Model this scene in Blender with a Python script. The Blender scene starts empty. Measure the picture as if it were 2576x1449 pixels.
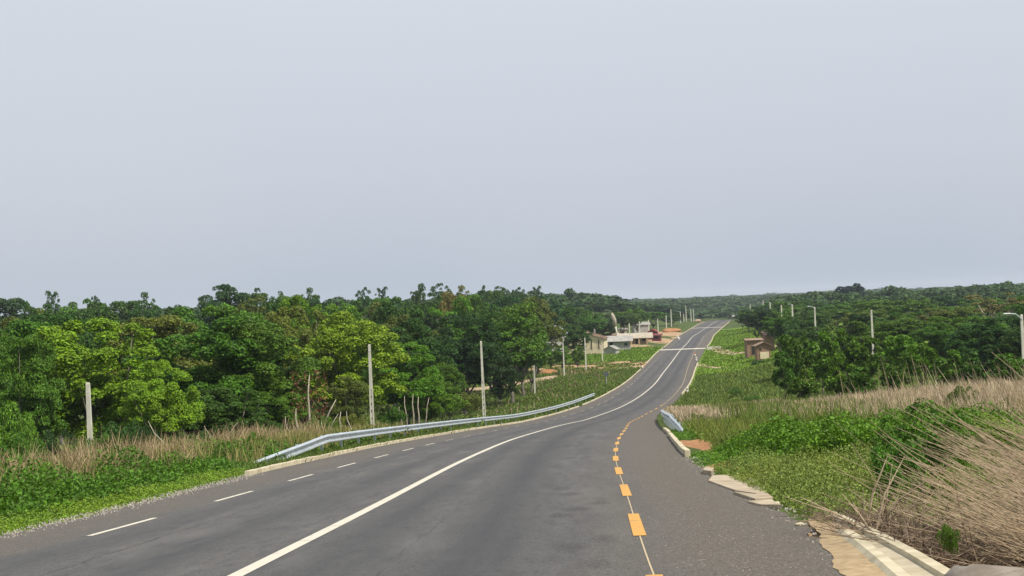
import bpy, math, random
import numpy as np
from mathutils import Vector, Matrix

# ------------------------------------------------------------------ camera, sky, sun, exposure
scene = bpy.context.scene
COL = scene.collection
F = 3330.0; ROLL = 0.04; PITCH = 0.0125; H = 1.6          # focal in px of a 2576 px wide frame
cam_d = bpy.data.cameras.new('camera'); cam = bpy.data.objects.new('camera', cam_d); COL.objects.link(cam)
cam_d.sensor_width = 36; cam_d.lens = 36 * F / 2576; cam_d.clip_end = 12000; cam_d.clip_start = 0.1
fw = Vector((0, math.cos(PITCH), math.sin(PITCH)))
up0 = Vector((0, -math.sin(PITCH), math.cos(PITCH)))
rt0 = Vector((1, 0, 0))
rt = rt0 * math.cos(ROLL) - up0 * math.sin(ROLL)
up = rt0 * math.sin(ROLL) + up0 * math.cos(ROLL)
m = Matrix((rt, up, -fw)).transposed().to_4x4(); m.translation = (0, 0, H)
cam.matrix_world = m
scene.camera = cam

SUN_EL = math.radians(53); SUN_AZ = math.radians(124)      # azimuth clockwise from +Y
w = bpy.data.worlds.new('World'); scene.world = w; w.use_nodes = True
nt = w.node_tree; nt.nodes.clear()
sky = nt.nodes.new('ShaderNodeTexSky'); sky.sky_type = 'NISHITA'; sky.sun_disc = False
sky.sun_elevation = SUN_EL; sky.sun_rotation = SUN_AZ; sky.dust_density = 4; sky.air_density = 1.2
bg1 = nt.nodes.new('ShaderNodeBackground'); bg1.inputs[1].default_value = 0.08
bg2 = nt.nodes.new('ShaderNodeBackground'); bg2.inputs[1].default_value = 1.0
geo = nt.nodes.new('ShaderNodeTexCoord'); sep = nt.nodes.new('ShaderNodeSeparateXYZ')
rmp = nt.nodes.new('ShaderNodeValToRGB')
els = rmp.color_ramp.elements
els[0].position = 0.0; els[0].color = (0.495, 0.572, 0.665, 1)
els[1].position = 0.30; els[1].color = (0.76, 0.80, 0.870, 1)
e = els.new(0.10); e.color = (0.630, 0.672, 0.758, 1)
nz = nt.nodes.new('ShaderNodeTexNoise'); nz.inputs['Scale'].default_value = 3.0; nz.inputs['Detail'].default_value = 2
mx = nt.nodes.new('ShaderNodeMixRGB'); mx.blend_type = 'MIX'; mx.inputs[2].default_value = (0.69, 0.715, 0.775, 1)
mr = nt.nodes.new('ShaderNodeMapRange'); mr.inputs[1].default_value = .45; mr.inputs[2].default_value = .75; mr.inputs[4].default_value = .3
nt.links.new(geo.outputs['Generated'], sep.inputs[0]); nt.links.new(sep.outputs[2], rmp.inputs[0])
nt.links.new(geo.outputs['Generated'], nz.inputs[0]); nt.links.new(nz.outputs[0], mr.inputs[0]); nt.links.new(mr.outputs[0], mx.inputs[0])
nt.links.new(rmp.outputs[0], mx.inputs[1]); nt.links.new(mx.outputs[0], bg2.inputs[0])
msh = nt.nodes.new('ShaderNodeMixShader'); msh.inputs[0].default_value = 0.9
out = nt.nodes.new('ShaderNodeOutputWorld')
nt.links.new(sky.outputs[0], bg1.inputs[0]); nt.links.new(bg1.outputs[0], msh.inputs[1])
nt.links.new(bg2.outputs[0], msh.inputs[2]); nt.links.new(msh.outputs[0], out.inputs[0])

sd = bpy.data.lights.new('sun', 'SUN'); sd.energy = 5.0; sd.angle = math.radians(0.6); sd.color = (1, .94, .82)
so = bpy.data.objects.new('sun', sd); COL.objects.link(so)
sdir = Vector((math.sin(SUN_AZ) * math.cos(SUN_EL), math.cos(SUN_AZ) * math.cos(SUN_EL), math.sin(SUN_EL)))
so.rotation_euler = sdir.to_track_quat('Z', 'Y').to_euler()
so.location = (50, 0, 80)

vs = scene.view_settings; vs.view_transform = 'Standard'; vs.look = 'None'; vs.gamma = 1; vs.use_curve_mapping = False
vs.exposure = 0.0
scene.cycles.max_bounces = 5; scene.cycles.diffuse_bounces = 1; scene.cycles.transmission_bounces = 3
scene.cycles.volume_bounces = 0

rng = np.random.default_rng(7); random.seed(7)

# ------------------------------------------------------------------ helpers: geometry of the place
def zroad(Y):
    Y = np.asarray(Y, float)
    t = np.clip(Y - 110, 0, 63)
    z = np.where(Y < 110, -.0757 * Y, -8.327 - (.0757 * t - .0757 * t * t / 126))
    s = np.clip((Y - 440) / 110, 0, 1); z = z + 1.7 * s * s * (3 - 2 * s)
    s = np.clip((Y - 575) / 200, 0, 1); z = z - 6 * s * s * (3 - 2 * s)
    return z

def ray(px, py):
    a = (px - 1288) / F; b = -(py - 724.5) / F
    c, s = math.cos(ROLL), math.sin(ROLL)
    x = a * c + b * s; u = -a * s + b * c
    y = math.cos(PITCH) - u * math.sin(PITCH); z = u * math.cos(PITCH) + math.sin(PITCH)
    return x / y, z / y
def at(px, py, Y):
    x, z = ray(px, py); return x * Y, Y, H + z * Y

def curve(pts, sig0=4, k=.03, ext=True):
    pts = sorted(pts, key=lambda p: p[1]); ys = np.array([p[1] for p in pts], float); xs = np.array([p[0] for p in pts], float)
    # extend linearly at both ends
    g0 = .035 if ext else 0
    ys = np.concatenate([[-80], ys, [1500]])
    g1 = (xs[-1] - xs[-3]) / (ys[-2] - ys[-4])
    if not ext: g1 = 0
    xs = np.concatenate([[xs[0] - g0 * (ys[1] + 80)], xs, [xs[-1] + g1 * (1500 - ys[-2])]])
    Yd = np.arange(-80, 1500, 1.0); Xd = np.interp(Yd, ys, xs); out = Xd.copy()
    for i, y in enumerate(Yd):
        s = sig0 + k * max(y, 0)
        lo = max(0, int(i - 3 * s)); hi = min(len(Yd), int(i + 3 * s) + 1)
        n = min(i - lo, hi - 1 - i); lo = i - n; hi = i + n + 1
        wt = np.exp(-.5 * ((Yd[lo:hi] - y) / s) ** 2); out[i] = (wt * Xd[lo:hi]).sum() / wt.sum()
    return lambda Y: np.interp(Y, Yd, out)

Cx = curve([(-2.9, 14), (-2.6, 18), (-1.8, 38), (-.65, 57), (-.3, 62), (3.1, 96), (7.8, 130), (11, 145), (14.8, 164), (19.6, 188), (24.2, 218),
            (27.1, 236), (31.7, 265), (39.3, 314), (47.5, 362), (55.1, 411), (65.3, 465), (72.5, 496), (84, 550), (94, 600)])
offL = curve([(-4.95, 0), (-4.95, 25), (-5.35, 35), (-5.75, 60), (-5.7, 90), (-5.6, 115), (-5.4, 146), (-5.0, 174), (-4.4, 210), (-4.6, 250), (-5, 290), (-5, 373), (-5.5, 499), (-5.5, 560)], ext=False)
offR = curve([(5.8, 0), (5.9, 12), (6.3, 17), (6.15, 20), (6.1, 27), (6.3, 33), (6.6, 42), (7.2, 60), (7.0, 80), (6.9, 96), (6.0, 130), (5.2, 174), (5.1, 238), (5.8, 314), (6.5, 385), (6.3, 468), (6, 560)], sig0=2, ext=False)
offY = curve([(4.1, 0), (4.1, 12), (4.25, 24), (4.5, 37), (4.8, 50), (5.15, 65), (5.1, 80), (4.85, 109), (4.65, 143), (4.1, 195), (3.6, 247), (3.5, 300), (3.5, 560)], ext=False)
# the two offset curves must not slope at their near end
def _flat(f, y0=12): return lambda Y: f(np.maximum(np.asarray(Y, float), y0))
offL, offR, offY = _flat(offL), _flat(offR), _flat(offY)
Lx = lambda Y: Cx(Y) + offL(Y)
Rx = lambda Y: Cx(Y) + offR(Y)
Yx = lambda Y: Cx(Y) + offY(Y)

def sst(a, b, x):
    t = np.clip((np.asarray(x, float) - a) / (b - a), 0, 1); return t * t * (3 - 2 * t)
_pn = [(rng.uniform(-1, 1, 2), rng.uniform(0, 6.28)) for _ in range(10)]
def wob(X, Y, L):
    s = 0
    for k, (d, p) in enumerate(_pn[:6]):
        s = s + np.sin((X * d[0] + Y * d[1]) * 6.28 / L * (1 + .35 * k) + p)
    return s / 6
def ground(X, Y):
    X = np.asarray(X, float); Y = np.asarray(Y, float)
    zr = zroad(Y)
    dl = Lx(Y) - X; dr = X - Rx(Y)
    z = zr.copy() if zr.shape == X.shape else zr + 0 * X
    kl = np.interp(Y, [-80, 0, 60, 115, 173, 250], [2.5, 2.4, 2.2, 1.2, .3, 0])
    z = z - sst(3, 17, dl) * kl
    hill = np.interp(Y, [0, 190, 260, 380, 560, 900, 1500, 3000], [0, 0, 1.5, 6, 7, 5, 4, 2])
    z = z + sst(14, 60, dl) * hill * (1 - sst(120, 500, dl) * .3)
    kr = np.interp(Y, [0, 80, 110, 173, 300, 450, 700, 1500, 4000], [0, 0, 1.4, 3.4, 3.6, 2.8, 2.5, 2, 2])
    z = z + sst(2, 26, dr) * kr
    z = z - .35 * sst(.6, 1.6, dr) * (1 - sst(2.5, 4.5, dr)) * (1 - sst(19, 25, Y))
    z = z - .55 * sst(1.2, 3, dr) * (1 - sst(14, 24, Y))
    far = sst(650, 1500, Y); z = z * (1 - far) + (-7.6) * far
    side = np.minimum(sst(.3, 4, dl) + sst(.3, 4, dr), 1)
    z = z + side * (.10 * wob(X, Y, 7) + .25 * wob(X, Y, 31) * sst(30, 90, np.abs(Y)))
    z = z + sst(500, 1200, Y) * 1.6 * wob(X, Y, 420)
    inside = (dl < .25) & (dr < .25)
    z = np.where(inside, zr - .07, z - .025)
    return z

# ------------------------------------------------------------------ helpers: meshes and tags
def tag(o, label=None, cat=None, group=None, kind=None):
    if label: o['label'] = label
    if cat: o['category'] = cat
    if group: o['group'] = group
    if kind: o['kind'] = kind
    return o
def qmesh(name, V, Q, mat=None, smooth=False):
    V = np.asarray(V, np.float32); Q = np.asarray(Q, np.int32)
    me = bpy.data.meshes.new(name); me.vertices.add(len(V)); me.vertices.foreach_set('co', V.ravel())
    k = Q.shape[1]; me.loops.add(Q.size); me.loops.foreach_set('vertex_index', Q.ravel())
    me.polygons.add(len(Q)); me.polygons.foreach_set('loop_start', np.arange(0, Q.size, k, dtype=np.int32))
    try: me.polygons.foreach_set('loop_total', np.full(len(Q), k, np.int32))
    except Exception: pass
    if smooth: me.polygons.foreach_set('use_smooth', np.ones(len(Q), bool))
    me.update(calc_edges=True)
    if mat: me.materials.append(mat)
    return me
def link(name, me, parent=None, loc=None):
    o = bpy.data.objects.new(name, me); COL.objects.link(o)
    if parent: o.parent = parent
    if loc is not None: o.location = loc
    return o
def empty(name, loc, rz=0):
    o = bpy.data.objects.new(name, None); COL.objects.link(o); o.location = loc; o.rotation_euler = (0, 0, rz)
    o.empty_display_size = .3; return o
class MB:
    def __init__(s): s.v = []; s.f = []
    def add(s, V, Fc):
        n = len(s.v); s.v += [tuple(p) for p in V]; s.f += [tuple(n + i for i in f) for f in Fc]; return s
    def box(s, c, d, rz=0, taper=1.0, rx=0, ry=0):
        M = Matrix.Rotation(rz, 3, 'Z') @ Matrix.Rotation(ry, 3, 'Y') @ Matrix.Rotation(rx, 3, 'X'); V = []
        for z in (-1, 1):
            t = taper if z > 0 else 1
            for x, y in ((-1, -1), (1, -1), (1, 1), (-1, 1)):
                V.append(M @ Vector((x * d[0] / 2 * t, y * d[1] / 2 * t, z * d[2] / 2)) + Vector(c))
        return s.add(V, [(3, 2, 1, 0), (4, 5, 6, 7), (0, 1, 5, 4), (1, 2, 6, 5), (2, 3, 7, 6), (3, 0, 4, 7)])
    def tube(s, P, R, n=7):
        P = [Vector(p) for p in P]; V = []; Fc = []
        for i, p in enumerate(P):
            t = (P[min(i + 1, len(P) - 1)] - P[max(i - 1, 0)]).normalized()
            a = t.cross(Vector((.3, .9, .1))).normalized(); b = t.cross(a)
            for k in range(n):
                an = 2 * math.pi * k / n; V.append(p + (a * math.cos(an) + b * math.sin(an)) * R[i])
        for i in range(len(P) - 1):
            for k in range(n):
                k2 = (k + 1) % n; Fc.append((i * n + k, i * n + k2, (i + 1) * n + k2, (i + 1) * n + k))
        Fc.append(tuple(range(n - 1, -1, -1))); Fc.append(tuple((len(P) - 1) * n + k for k in range(n)))
        return s.add(V, Fc)
    def prism(s, poly, z0, z1):
        n = len(poly); V = [(x, y, z0) for x, y in poly] + [(x, y, z1) for x, y in poly]
        return s.add(V, [tuple(range(n - 1, -1, -1)), tuple(range(n, 2 * n))] + [(i, (i + 1) % n, n + (i + 1) % n, n + i) for i in range(n)])
    def mesh(s, name, mat=None, smooth=False):
        me = bpy.data.meshes.new(name); me.from_pydata(s.v, [], s.f); me.update()
        if mat: me.materials.append(mat)
        if smooth: me.polygons.foreach_set('use_smooth', [True] * len(me.polygons))
        return me
    def build(s, name, mat, parent=None, smooth=False, bevel=0, loc=None):
        o = link(name, s.mesh(name, mat, smooth), parent, loc)
        if bevel:
            b = o.modifiers.new('bevel', 'BEVEL'); b.width = bevel; b.segments = 2; b.limit_method = 'ANGLE'
        return o

# ------------------------------------------------------------------ materials
def newmat(name):
    m = bpy.data.materials.new(name); m.use_nodes = True; t = m.node_tree
    return m, t, t.nodes['Principled BSDF']
def N(t, typ, **kw):
    n = t.nodes.new(typ)
    for k, v in kw.items(): setattr(n, k, v)
    return n
def noise(t, vec, scale, detail=3, rough=.55):
    n = N(t, 'ShaderNodeTexNoise'); n.inputs['Scale'].default_value = scale; n.inputs['Detail'].default_value = detail
    n.inputs['Roughness'].default_value = rough
    if vec is not None: t.links.new(vec, n.inputs['Vector'])
    return n.outputs['Fac']
def mrange(t, v, a, b, c=0, d=1):
    n = N(t, 'ShaderNodeMapRange'); n.inputs[1].default_value = a; n.inputs[2].default_value = b
    n.inputs[3].default_value = c; n.inputs[4].default_value = d; t.links.new(v, n.inputs[0]); return n.outputs[0]
def mix(t, f, a, b, mode='MIX'):
    n = N(t, 'ShaderNodeMixRGB', blend_type=mode)
    for i, v in ((0, f), (1, a), (2, b)):
        if isinstance(v, (int, float)): n.inputs[i].default_value = v
        elif isinstance(v, tuple): n.inputs[i].default_value = (*v, 1)
        else: t.links.new(v, n.inputs[i])
    return n.outputs[0]
def math_(t, op, a, b=None):
    n = N(t, 'ShaderNodeMath', operation=op)
    for i, v in ((0, a), (1, b)):
        if v is None: continue
        if isinstance(v, (int, float)): n.inputs[i].default_value = v
        else: t.links.new(v, n.inputs[i])
    return n.outputs[0]
def bump(t, bs, h, strength=.3, dist=.02):
    n = N(t, 'ShaderNodeBump'); n.inputs['Strength'].default_value = strength; n.inputs['Distance'].default_value = dist
    t.links.new(h, n.inputs['Height']); t.links.new(n.outputs[0], bs.inputs['Normal'])
def plain(name, c1, c2, scale=6, rough=.85, bumpd=.01, detail=5, metal=0):
    m, t, bs = newmat(name); co = N(t, 'ShaderNodeTexCoord').outputs['Object']
    f = noise(t, co, scale, detail); g = noise(t, co, scale * .22, 2)
    c = mix(t, mrange(t, f, .35, .68), c1, c2); c = mix(t, mrange(t, g, .35, .7, 0, .35), c, tuple(x * .62 for x in c1))
    t.links.new(c, bs.inputs['Base Color']); bs.inputs['Roughness'].default_value = rough; bs.inputs['Metallic'].default_value = metal
    bump(t, bs, f, .5, bumpd); return m

def leafmat(name, var=.5, trans=.2, yellow=.25, rough=.55, spec=.2, tint=None):
    m, t, bs = newmat(name)
    oi = N(t, 'ShaderNodeObjectInfo'); ge = N(t, 'ShaderNodeNewGeometry')
    pos = ge.outputs['Position']
    base = oi.outputs['Color'] if tint is None else tint
    r = ge.outputs['Random Per Island']
    v = mrange(t, r, 0, 1, 1 - var, 1 + var)
    c = mix(t, 1.0, base, v, 'MULTIPLY')
    n1 = noise(t, pos, .45, 3)
    c = mix(t, mrange(t, n1, .42, .72, 0, yellow), c, mix(t, 1.0, c, (1.5, 1.22, .6), 'MULTIPLY'))
    n2 = noise(t, pos, 1.7, 2)
    c = mix(t, 1.0, c, mrange(t, n2, .3, .7, .72, 1.28), 'MULTIPLY')
    t.links.new(c, bs.inputs['Base Color']); bs.inputs['Roughness'].default_value = rough
    bs.inputs['Specular IOR Level'].default_value = spec
    tr = N(t, 'ShaderNodeBsdfTranslucent'); t.links.new(mix(t, 1.0, c, (1.3, 1.25, .5), 'MULTIPLY'), tr.inputs[0])
    ms = N(t, 'ShaderNodeMixShader'); ms.inputs[0].default_value = trans
    t.links.new(bs.outputs[0], ms.inputs[1]); t.links.new(tr.outputs[0], ms.inputs[2])
    t.links.new(ms.outputs[0], t.nodes['Material Output'].inputs[0]); return m
M = {}
M['leaf'] = leafmat('leaf')
M['bark'] = plain('bark', (.10, .085, .065), (.20, .18, .15), 9, .9, .03)
M['palebark'] = plain('pale_bark', (.30, .26, .19), (.52, .47, .37), 9, .9, .02)
M['drygrass'] = leafmat('dry_grass', var=.35, trans=.15, yellow=.12, rough=.8, spec=.1)
M['grass'] = leafmat('grass_blades', var=.4, trans=.3, yellow=.5, rough=.7, spec=.12)
M['concrete'] = plain('weathered_concrete', (.36, .34, .29), (.50, .48, .41), 5, .9, .006)
M['kerb'] = plain('kerb_concrete', (.42, .365, .24), (.64, .57, .41), 2.2, .9, .01)
M['soil'] = plain('orange_soil', (.32, .14, .05), (.44, .23, .10), 4, .95, .04)
M['dirt'] = plain('pale_dirt', (.34, .24, .15), (.46, .35, .23), 1.2, .95, .03)

def m_ground():
    m, t, bs = newmat('ground_earth')
    at_ = N(t, 'ShaderNodeVertexColor', layer_name='patch'); pos = N(t, 'ShaderNodeNewGeometry').outputs['Position']
    sp = N(t, 'ShaderNodeSeparateColor'); t.links.new(at_.outputs[0], sp.inputs[0])
    n1 = noise(t, pos, .35, 5); n2 = noise(t, pos, 3.5, 4)
    g = mix(t, mrange(t, n1, .35, .65), (.035, .07, .012), (.10, .15, .03))
    g = mix(t, mrange(t, n2, .3, .7), g, (.06, .075, .025))
    dry = mix(t, mrange(t, n2, .3, .7), (.16, .12, .06), (.27, .21, .12))
    br = mix(t, mrange(t, n2, .3, .7), (.115, .205, .022), (.145, .24, .028))
    dirt = mix(t, mrange(t, n1, .35, .65), (.33, .21, .12), (.42, .29, .18))
    nn = math_(t, 'MULTIPLY', math_(t, 'SUBTRACT', n1, .5), 1.2)
    c = mix(t, mrange(t, math_(t, 'ADD', sp.outputs[0], nn), .35, .6), g, dirt)
    c = mix(t, mrange(t, math_(t, 'ADD', sp.outputs[1], nn), .35, .65), c, br)
    c = mix(t, mrange(t, math_(t, 'ADD', sp.outputs[2], nn), .35, .65), c, dry)
    t.links.new(c, bs.inputs['Base Color']); bs.inputs['Roughness'].default_value = .95
    bs.inputs['Specular IOR Level'].default_value = .1
    bump(t, bs, n2, .7, .08); return m
M['ground'] = m_ground()

def m_asphalt():
    m, t, bs = newmat('asphalt')
    uv = N(t, 'ShaderNodeUVMap', uv_map='UVMap').outputs[0]; pos = N(t, 'ShaderNodeNewGeometry').outputs['Position']
    sp = N(t, 'ShaderNodeSeparateXYZ'); t.links.new(uv, sp.inputs[0]); lat, lon = sp.outputs[0], sp.outputs[1]
    st = N(t, 'ShaderNodeMapping'); st.inputs['Scale'].default_value = (1.0, .07, 1); t.links.new(uv, st.inputs[0])
    stv = st.outputs[0]
    grain = noise(t, pos, 46, 3, .8); mid = noise(t, pos, 9, 4); big = noise(t, pos, .35, 3); streak = noise(t, stv, 1.6, 4)
    lane = mix(t, mrange(t, grain, .32, .68), (.022, .022, .023), (.165, .160, .153)); lane = mix(t, mrange(t, noise(t, pos, 14, 3, .7), .35, .65, 0, .40), lane, (.062, .061, .061))
    lane = mix(t, mrange(t, big, .35, .68, 0, .5), lane, (.105, .098, .090))
    lane = mix(t, mrange(t, streak, .46, .66, 0, .6), lane, (.056, .057, .061))
    lane = mix(t, mrange(t, mid, .54, .68, 0, .5), lane, (.052, .052, .055))
    st3 = N(t, 'ShaderNodeMapping'); st3.inputs['Scale'].default_value = (1.0, .22, 1); t.links.new(uv, st3.inputs[0])
    pt = noise(t, st3.outputs[0], 5.5, 4, .65); pt2 = noise(t, st3.outputs[0], .9, 3, .6)
    lane = mix(t, mrange(t, pt, .50, .66, 0, .45), lane, (.045, .045, .048)); lane = mix(t, mrange(t, pt2, .52, .66, 0, .5), lane, (.135, .128, .118))
    # wheel paths, a little darker
    def band(c, wd, amp, src):
        d = math_(t, 'ABSOLUTE', math_(t, 'SUBTRACT', lat, c)); return mix(t, mrange(t, d, wd, 0, 0, amp), src, (.040, .041, .046))
    for c, wd, amp in ((2.25, .9, .7), (.75, .7, .55), (-1.3, .6, .5), (-2.9, .5, .35)): lane = band(c, wd, amp, lane)
    # joint / long cracks
    wv = math_(t, 'MULTIPLY', math_(t, 'SUBTRACT', noise(t, pos, .55, 4), .5), .5)
    for c, am in ((-2.25, .75), (1.45, .35)):
        d = math_(t, 'ABSOLUTE', math_(t, 'SUBTRACT', math_(t, 'ADD', lat, wv), c))
        f = math_(t, 'MULTIPLY', mrange(t, d, .022, .004, 0, am), mrange(t, noise(t, pos, 1.3, 3), .42, .52))
        lane = mix(t, f, lane, (.018, .018, .02))
    # dark worn blotches scattered across the wheel path near the shoulder
    st2 = N(t, 'ShaderNodeMapping'); st2.inputs['Scale'].default_value = (2.4, 1.1, 1); t.links.new(uv, st2.inputs[0])
    vr = N(t, 'ShaderNodeTexVoronoi'); vr.inputs['Scale'].default_value = .55; t.links.new(st2.outputs[0], vr.inputs[0])
    bl = mrange(t, vr.outputs['Distance'], .36, .14, 0, .75)
    bl = math_(t, 'MULTIPLY', bl, mrange(t, math_(t, 'ABSOLUTE', math_(t, 'SUBTRACT', lat, 3.4)), .55, .35))
    bl = math_(t, 'MULTIPLY', bl, mrange(t, noise(t, pos, 22, 2), .42, .55))
    sh = mix(t, mrange(t, grain, .30, .70), (.035, .029, .023), (.168, .147, .122))
    sh = mix(t, mrange(t, mid, .52, .72, 0, .4), sh, (.065, .056, .046))
    stp = N(t, 'ShaderNodeMapping'); stp.inputs['Scale'].default_value = (1.0, .35, 1); t.links.new(uv, stp.inputs[0])
    sp1 = noise(t, stp.outputs[0], 17, 2, .6); sp2 = noise(t, stp.outputs[0], 23, 2, .6)
    sh = mix(t, mrange(t, sp1, .60, .68, 0, .5), sh, (.032, .028, .023)); sh = mix(t, mrange(t, sp2, .63, .70, 0, .6), sh, (.30, .26, .20))
    lane = mix(t, mrange(t, sp1, .60, .70, 0, .45), lane, (.030, .030, .032)); lane = mix(t, mrange(t, sp2, .66, .74, 0, .4), lane, (.19, .185, .175))
    spk = mrange(t, noise(t, pos, 42, 1), .71, .74)
    sh = mix(t, spk, sh, (.36, .32, .26))
    yoff = N(t, 'ShaderNodeAttribute', attribute_name='ylat').outputs['Fac']
    wob_ = math_(t, 'MULTIPLY', math_(t, 'SUBTRACT', noise(t, pos, .8, 4), .5), .9)
    e = math_(t, 'ADD', math_(t, 'SUBTRACT', lat, yoff), wob_)
    fR = mrange(t, e, -1.0, .7)
    fL = mrange(t, math_(t, 'ADD', math_(t, 'MULTIPLY', lat, -1), wob_), 3.3, 3.9)
    c = mix(t, math_(t, 'MAXIMUM', fR, math_(t, 'MULTIPLY', fL, .75)), lane, sh)
    c = mix(t, bl, c, (.028, .027, .028))
    t.links.new(c, bs.inputs['Base Color']); bs.inputs['Roughness'].default_value = .82
    bs.inputs['Specular IOR Level'].default_value = .3
    bump(t, bs, grain, .5, .006); return m
M['asphalt'] = m_asphalt()

def m_paint(name, c1, c2, wear=.5):
    m, t, bs = newmat(name); pos = N(t, 'ShaderNodeNewGeometry').outputs['Position']
    g = noise(t, pos, 60, 2); n = noise(t, pos, 3.5, 5, .65)
    c = mix(t, mrange(t, g, .3, .7), c1, c2); c = mix(t, mrange(t, n, .56, .66, 0, wear), c, (.13, .12, .11))
    t.links.new(c, bs.inputs['Base Color']); bs.inputs['Roughness'].default_value = .8; bump(t, bs, g, .3, .004); return m
M['white'] = m_paint('white_road_paint', (.46, .43, .35), (.62, .58, .49), .45)
M['fadedwhite'] = m_paint('faded_white_paint', (.26, .25, .23), (.40, .38, .34), .6)
M['yellow'] = m_paint('yellow_road_paint', (.46, .225, .04), (.60, .34, .085), .35)
M['cream'] = m_paint('cream_road_paint', (.38, .30, .18), (.50, .40, .26), .6)

# ------------------------------------------------------------------ ground
def axis(parts):
    a = []
    for lo, hi, st in parts: a += list(np.arange(lo, hi, st))
    return np.array(a + [parts[-1][1]])
gx = axis([(-4000, -1200, 400), (-1200, -400, 80), (-400, -120, 20), (-120, -40, 4), (-40, 60, .8), (60, 160, 3), (160, 400, 20), (400, 1200, 80), (1200, 4000, 400)])
gy = axis([(-300, -60, 20), (-60, 0, 4), (0, 130, .8), (130, 350, 1.6), (350, 700, 5), (700, 1200, 25), (1200, 9000, 200)])
GX, GY = np.meshgrid(gx, gy); GZ = ground(GX, GY)
nx, ny = len(gx), len(gy)
ii = np.arange((ny - 1) * (nx - 1)); a = (ii // (nx - 1)) * nx + ii % (nx - 1)
me = qmesh('ground', np.stack([GX.ravel(), GY.ravel(), GZ.ravel()], 1), np.stack([a, a + 1, a + nx + 1, a + nx], 1), M['ground'], True)
dl = (Lx(GY) - GX).ravel(); dr = (GX - Rx(GY)).ravel(); yy = GY.ravel(); xx = GX.ravel()
dirt = np.zeros(len(yy)); bright = np.zeros(len(yy)); dry = np.zeros(len(yy))
dirt = np.maximum(dirt, ((dl > -.5) & (dl < 26) & (yy > 240) & (yy < 268)) * .65)             # bare strip by the dirt track
dirt = np.maximum(dirt, ((dl > -.5) & (dl < 24) & (yy > 340) & (yy < 480)) * (.55 + .3 * np.sin(xx * .31 + yy * .05)))            # village forecourt
dirt = np.maximum(dirt, ((dl > 20) & (dl < 45) & (yy > 215) & (yy < 245)) * .55)
dirt = np.maximum(dirt, ((dr > -.5) & (dr < 3.6) & (yy < 17)) * .6)
dirt = np.maximum(dirt, ((dl > -.5) & (dl < .7) & (yy < 60)) * .5)
dirt = np.maximum(dirt, ((dr > 12) & (dr < 24) & (yy > 450) & (yy < 600)) * .8)
bright = np.maximum(bright, ((dl > 0) & (dl < 40) & (yy > 268) & (yy < 335)) * .85)
bright = np.maximum(bright, ((dr > 0) & (dr < 40) & (yy > 180) & (yy < 480)) * .85)
bright = np.maximum(bright, ((dl > .3) & (dl < 1.2) & (yy < 60)) * .8)
dry = np.maximum(dry, ((dr > 4) & (dr < 45) & (yy > 44) & (yy < 84)) * .75)
dry = np.maximum(dry, ((dl > 1.5) & (dl < 10) & (yy > 24) & (yy < 60)) * .7)
ca = me.color_attributes.new('patch', 'FLOAT_COLOR', 'POINT')
ca.data.foreach_set('color', np.stack([dirt, bright, dry, np.ones(len(yy))], 1).astype(np.float32).ravel())
g = link('ground', me); tag(g, kind='structure')

# ------------------------------------------------------------------ road
ry = axis([(-60, 120, .5), (120, 300, 1), (300, 700, 3)])
lat = np.linspace(0, 1, 15); V = []; lats = []; yl = []
for Y in ry:
    l, r = float(Lx(Y)), float(Rx(Y))
    jl = .10 * math.sin(Y * 1.9) * math.sin(Y * .73 + 1) if Y < 34 else 0
    jr = .09 * math.sin(Y * 2.3 + 2) * math.sin(Y * .9) + .04 * math.sin(Y * 7)
    for k in lat:
        x = l + jl + (r + jr - l - jl) * k; V.append((x, Y, float(zroad(Y)))); lats.append((x - float(Cx(Y)), Y)); yl.append(float(offY(Y)))
n = len(lat); ii = np.arange((len(ry) - 1) * (n - 1)); a = (ii // (n - 1)) * n + ii % (n - 1)
Q = np.stack([a, a + 1, a + n + 1, a + n], 1)
me = qmesh('road', V, Q, M['asphalt'], True)
uvl = me.uv_layers.new(name='UVMap'); L_ = np.array(lats, np.float32)[Q.ravel()]; uvl.data.foreach_set('uv', L_.ravel())
at2 = me.attributes.new('ylat', 'FLOAT', 'POINT'); at2.data.foreach_set('value', np.array(yl, np.float32))
tag(link('road', me), kind='structure')

def arc(fx, Y0, Y1, step=.5):
    n = max(2, int((Y1 - Y0) / step) + 1); ys = np.linspace(Y0, Y1, n); return fx(ys), ys
def strip(mb, fx, Y0, Y1, wd, dz=.006, step=1.0):
    xs, ys = arc(fx, Y0, Y1, step); V = []
    tx = np.gradient(xs, ys)
    for x, y, s in zip(xs, ys, tx):
        nrm = 1 / math.sqrt(1 + s * s); ox, oy = nrm * wd / 2, -s * nrm * wd / 2
        for sg in (-1, 1): V.append((x + sg * ox, y + sg * oy, float(zroad(y + sg * oy)) + dz))
    k = len(xs); mb.add(V, [(2 * i, 2 * i + 1, 2 * i + 3, 2 * i + 2) for i in range(k - 1)])
mb = MB(); strip(mb, Cx, -55, 575, .17); tag(mb.build('centre_line_marking', M['white']), kind='structure')
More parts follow.
